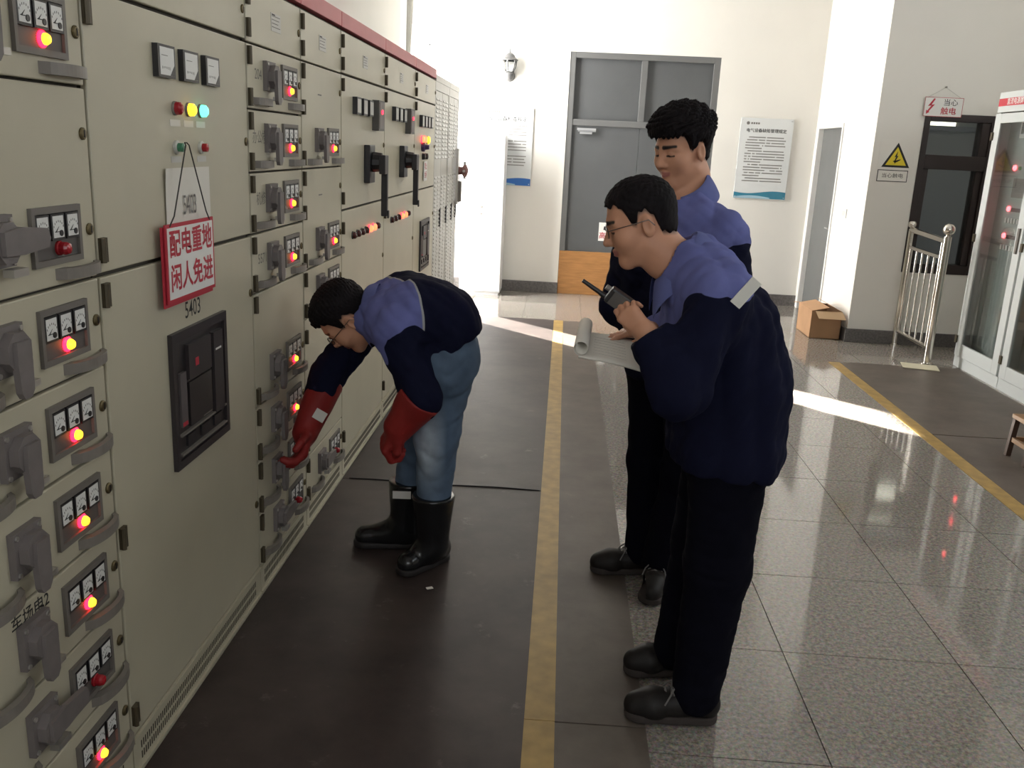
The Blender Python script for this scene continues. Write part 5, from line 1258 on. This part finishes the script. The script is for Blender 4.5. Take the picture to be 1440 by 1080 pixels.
# ---------------- man bending down to the drawer, red rubber gauntlets and black boots
def gauntlet(root, e, w, hand, r0, r1):
    e = np.array(e); w = np.array(w); ax = (w - e) / np.linalg.norm(w - e)
    def fn(P):
        d = smin(chain(P, [e, w], [r0, r1], 0.03), hand.sdf(P, 0.005), 0.022)
        d = d + folds(P, 0.0025, 21, 34.0)
        return smax(d, -((P - e.astype(F32)) @ ax.astype(F32)), 0.004)
    o = piece(root, fn, [e, w, hand.w + hand.f * 0.12, hand.w + hand.n * 0.08], 0.085, 0.0042, 'glove', M_RUBBER); return o, fn
def boot(root, top, ank, heel, toe):
    a = np.array([*heel, 0.0]); b_ = np.array([*toe, 0.0]); d = b_ - a; Ln = np.linalg.norm(d); d /= Ln; U = np.array([0, 0, 1.0]); G_ = lambda x, z: a + d * x * Ln + U * z
    def fn(P):
        r = chain(P, [top, ank], [0.080, 0.056], 0.02); r = smax(r, P[:, 2] - top[2], 0.006)
        f_ = chain(P, [G_(0.17, 0.05), G_(0.5, 0.052), G_(0.86, 0.042)], [0.042, 0.044, 0.040], 0.03); r = smin(r, f_, 0.05); r = smin(r, cap(P, ank, G_(0.22, 0.06), 0.048, 0.044), 0.03)
        return smax(r, 0.012 - P[:, 2], 0.004) + folds(P, 0.0012, 9, 40.0)
    def sole(P):
        fl = P.copy(); fl[:, 2] = 0; r = smin(cap(fl, G_(0.16, 0), G_(0.5, 0), 0.042, 0.040), cap(fl, G_(0.5, 0), G_(0.85, 0), 0.042, 0.047), 0.02); return smax(r, np.abs(P[:, 2] - 0.015) - 0.012, 0.004)
    u = piece(root, fn, [top, ank, G_(0, 0), G_(1, 0.05)], 0.075, 0.005, 'boot', M_BOOT); s = piece(root, sole, [G_(0, 0), G_(1, 0.02)], 0.06, 0.0045, 'sole', mat('boot_sole', (0.015, 0.012, 0.012), 0.6), u)
    return [u, s]
FGH = Hand((-0.885, 3.085, 0.498), (-0.10, -0.62, -0.75), (-0.80, -0.35, 0.30), 1, [(0.5, 0.7, 0.4), (0.55, 0.7, 0.4), (0.6, 0.7, 0.4), (0.65, 0.7, 0.4)], 0.05, k=1.05)
NGH = Hand((-0.520, 2.935, 0.592), (-0.55, 0.10, -0.80), (0.72, 0.45, -0.50), -1, [(1.0, 1.3, 0.9), (1.05, 1.3, 0.9), (1.1, 1.3, 0.9), (1.1, 1.3, 0.9)], 0.02, thumb=((0.036, 0.038, 0.012), (0.066, 0.044, 0.026), (0.090, 0.030, 0.036)), k=1.08)
def bend_extra(root, S_):
    out = glasses(root, S_['head'])
    gf, gfn = gauntlet(root, (-0.852, 3.228, 0.652), (-0.895, 3.085, 0.498), FGH, 0.066, 0.048); gn, _ = gauntlet(root, (-0.445, 2.920, 0.705), (-0.520, 2.935, 0.592), NGH, 0.080, 0.054); out += [gf, gn]
    lab = mat('glove_tag', (0.62, 0.60, 0.55), 0.6)
    p, n = snap(gfn, (-0.850, 3.10, 0.560)); out.append(obb_patch(gf, 'tag', p + n * 0.003, (0.85, 0.1, -0.5), np.cross(n, (0.85, 0.1, -0.5)), lab, 0.022, 0.020))
    out += boot(root, (-0.412, 3.055, 0.300), (-0.412, 3.075, 0.10), (-0.372, 3.165), (-0.515, 2.985))
    bt = boot(root, (-0.530, 3.225, 0.285), (-0.545, 3.230, 0.10), (-0.490, 3.245), (-0.735, 3.215)); out += bt
    out.append(MB().obox((-0.545, 3.1455, 0.252), ((0.034, 0.003, 0), (0, 0, 0.015), (0, 0.0015, 0)), lab).build('tag', bt[0]))
    p, n = snap(S_['jfn'], (-0.625, 3.02, 0.80)); out.append(obb_patch(root, 'chest_badge', p + n * 0.001, (1, 0, 0.15), np.cross(n, (1, 0, 0.15)), mat('badge_white', (0.6, 0.6, 0.62), 0.4), 0.014, 0.008))
    return out
PH = Head((-0.750, 3.15, 0.924), (-0.60, -0.02, -0.78), (-0.74, -0.30, 0.60))
yk = lambda P: -(P[:, 0] + 0.575) - 0.60 * (P[:, 1] - 3.15)
dk = lambda P: np.maximum(0.086 - cap(P, (-0.50, 2.955, 0.88), (-0.44, 2.92, 0.70), 0, 0), np.maximum(0.080 - cap(P, (-0.72, 3.31, 0.86), (-0.85, 3.24, 0.68), 0, 0), 0.815 - P[:, 2]))
bent_man = person(dict(label='man in jeans, black boots and red rubber gloves bending down to a cabinet drawer', base=(-0.50, 3.14), head=PH, lat=(0.37, -0.93), seed=17,
    spine=[(-0.392, 3.150, 0.835), (-0.428, 3.15, 0.930), (-0.520, 3.15, 0.955), (-0.610, 3.15, 0.935), (-0.665, 3.15, 0.935)], wid=[0.070, 0.075, 0.095, 0.100, 0.02], rad=[0.112, 0.112, 0.112, 0.078, 0.052],
    arms=[((-0.545, 2.965, 0.925), (-0.440, 2.918, 0.700), (-0.520, 2.935, 0.592)), ((-0.690, 3.315, 0.905), (-0.850, 3.240, 0.680), (-0.895, 3.085, 0.498))], hands=[None, None],
    legs=[((-0.385, 3.065, 0.80), (-0.405, 3.055, 0.52), (-0.412, 3.060, 0.22)), ((-0.400, 3.235, 0.80), (-0.490, 3.225, 0.48), (-0.530, 3.225, 0.22))], legr=(0.108, 0.078, 0.058), tmat=M_JEANS, tz=(0.235, 1), tw=((-0.30, 3.15, 1.0), (-0.2, 0, 1)),
    collar=((-0.640, 3.15, 0.945), (-0.712, 3.15, 0.955), 0.092, 0.072), hem=((-0.360, 3.15, 0.835), (-0.62, 0, 0.78)), hair=(0.020, 0.004, 9, 0.005), loose=0.010, cuff=0.4, fold=0.009, bz=0.007, shirt_collar=((-0.668, 3.15, 0.945), (-0.93, -0.03, 0.25), (-0.3, 0, -0.95), 0.072, 0.110, 0.050, 0.018, 0.052, 0.026),
    zones=dict(yoke=yk, piping=lambda P: 0.004 - np.abs(yk(P)), dark=dk), tfold=0.007, tattr=dict(fade=lambda P: 1.3 * np.exp(-((P[:, 2] - 0.52) / 0.13) ** 2) * np.clip((3.06 - P[:, 1]) / 0.04, 0, 1) * np.clip(1 - np.abs(P[:, 0] + 0.43) / 0.07, 0, 1) - 0.5), extra=bend_extra))

# ---------------- things held
rd = thing('two_way_radio', 'black two-way radio with a stub antenna held near the front man\'s mouth', 'radio', (0.160, 2.205, 1.192))
ax = Vector((-0.85, 0.0, 0.53)).normalized(); uy = Vector((0.12, 0.98, 0.19)); uy = (uy - ax * uy.dot(ax)).normalized(); uz = ax.cross(uy)
MB().obox((0, 0, 0), (ax * 0.042, uz * 0.021, uy * 0.014), M_BLACK).build('radio_body', rd, bevel=0.005)
MB().tube([ax * 0.044 + uz * 0.012, ax * 0.060 + uz * 0.012, ax * 0.112 + uz * 0.012], [0.008, 0.006, 0.005], M_BLACK, n=10).build('antenna', rd, smooth=True)
MB().cyl(ax * 0.044 - uz * 0.010, ax * 0.056 - uz * 0.010, 0.007, 0.007, M_HANDLE, 10).build('volume_knob', rd)
MB().obox(ax * 0.01 - uy * 0.0145, (ax * 0.022, uz * 0.018, uy * 0.001), M_PANEL).build('speaker_grille', rd)
# notebook: slightly sagging pages with one page rolled over its far end
nb = thing('notebook', 'open notebook with a rolled over page held in the front man\'s hand', 'notebook', (0.155, 2.36, 1.03))
A_, B_, C2, D_ = [Vector(v) for v in ((0.062, 2.262, 1.038), (0.262, 2.215, 1.010), (0.258, 2.425, 1.042), (0.078, 2.475, 1.062))]
ofs = Vector((0.155, 2.36, 1.03)); vs = []; fs = []; n_ = 10
for j in range(n_ + 1):
    for i in range(n_ + 1):
        u, v = i / n_, j / n_; p = A_.lerp(B_, u).lerp(D_.lerp(C2, u), v); p = p + Vector((0, 0, 0.006 * math.sin(u * 3.0))) - ofs; vs.append(tuple(p))
for j in range(n_):
    for i in range(n_): a = j * (n_ + 1) + i; fs.append((a, a + 1, a + n_ + 2, a + n_ + 1))
pg = MB().add(vs, fs, M_PAPER).build('pages', nb, smooth=True); md = pg.modifiers.new('s', 'SOLIDIFY'); md.thickness = 0.006
d1 = (D_ - A_).normalized(); perp = (B_ - A_); perp = (perp - d1 * perp.dot(d1)).normalized(); upv = perp.cross(d1) * (1 if perp.cross(d1).z > 0 else -1)
vs = []; fs = []; turns = 26
for q in range(2):
    e = (A_ if q == 0 else D_) - ofs
    for k in range(turns + 1):
        t = -PI / 2 + 2 * PI * 1.35 * k / turns; r = 0.021 - 0.006 * k / turns
        vs.append(tuple(e + upv * (0.021 + r * math.sin(t)) - perp * (r * math.cos(t)) + perp * 0.004))
for k in range(turns): fs.append((k, k + 1, turns + 2 + k, turns + 1 + k))
ro = MB().add(vs, fs, M_PAPER).build('rolled_page', nb, smooth=True); md = ro.modifiers.new('s', 'SOLIDIFY'); md.thickness = 0.0012
b = MB()
for k in range(7):
    v0 = 0.16 + 0.1 * k; p0 = A_.lerp(D_, v0).lerp(B_.lerp(C2, v0), 0.18) - ofs; p1 = A_.lerp(D_, v0).lerp(B_.lerp(C2, v0), 0.62) - ofs
    b.tube([p0 + Vector((0, 0, 0.0068)), (p0 + p1) / 2 + Vector((0, 0, 0.0078)), p1 + Vector((0, 0, 0.0072))], 0.0005, M_CABG, n=4)
b.build('ruled_lines', nb)
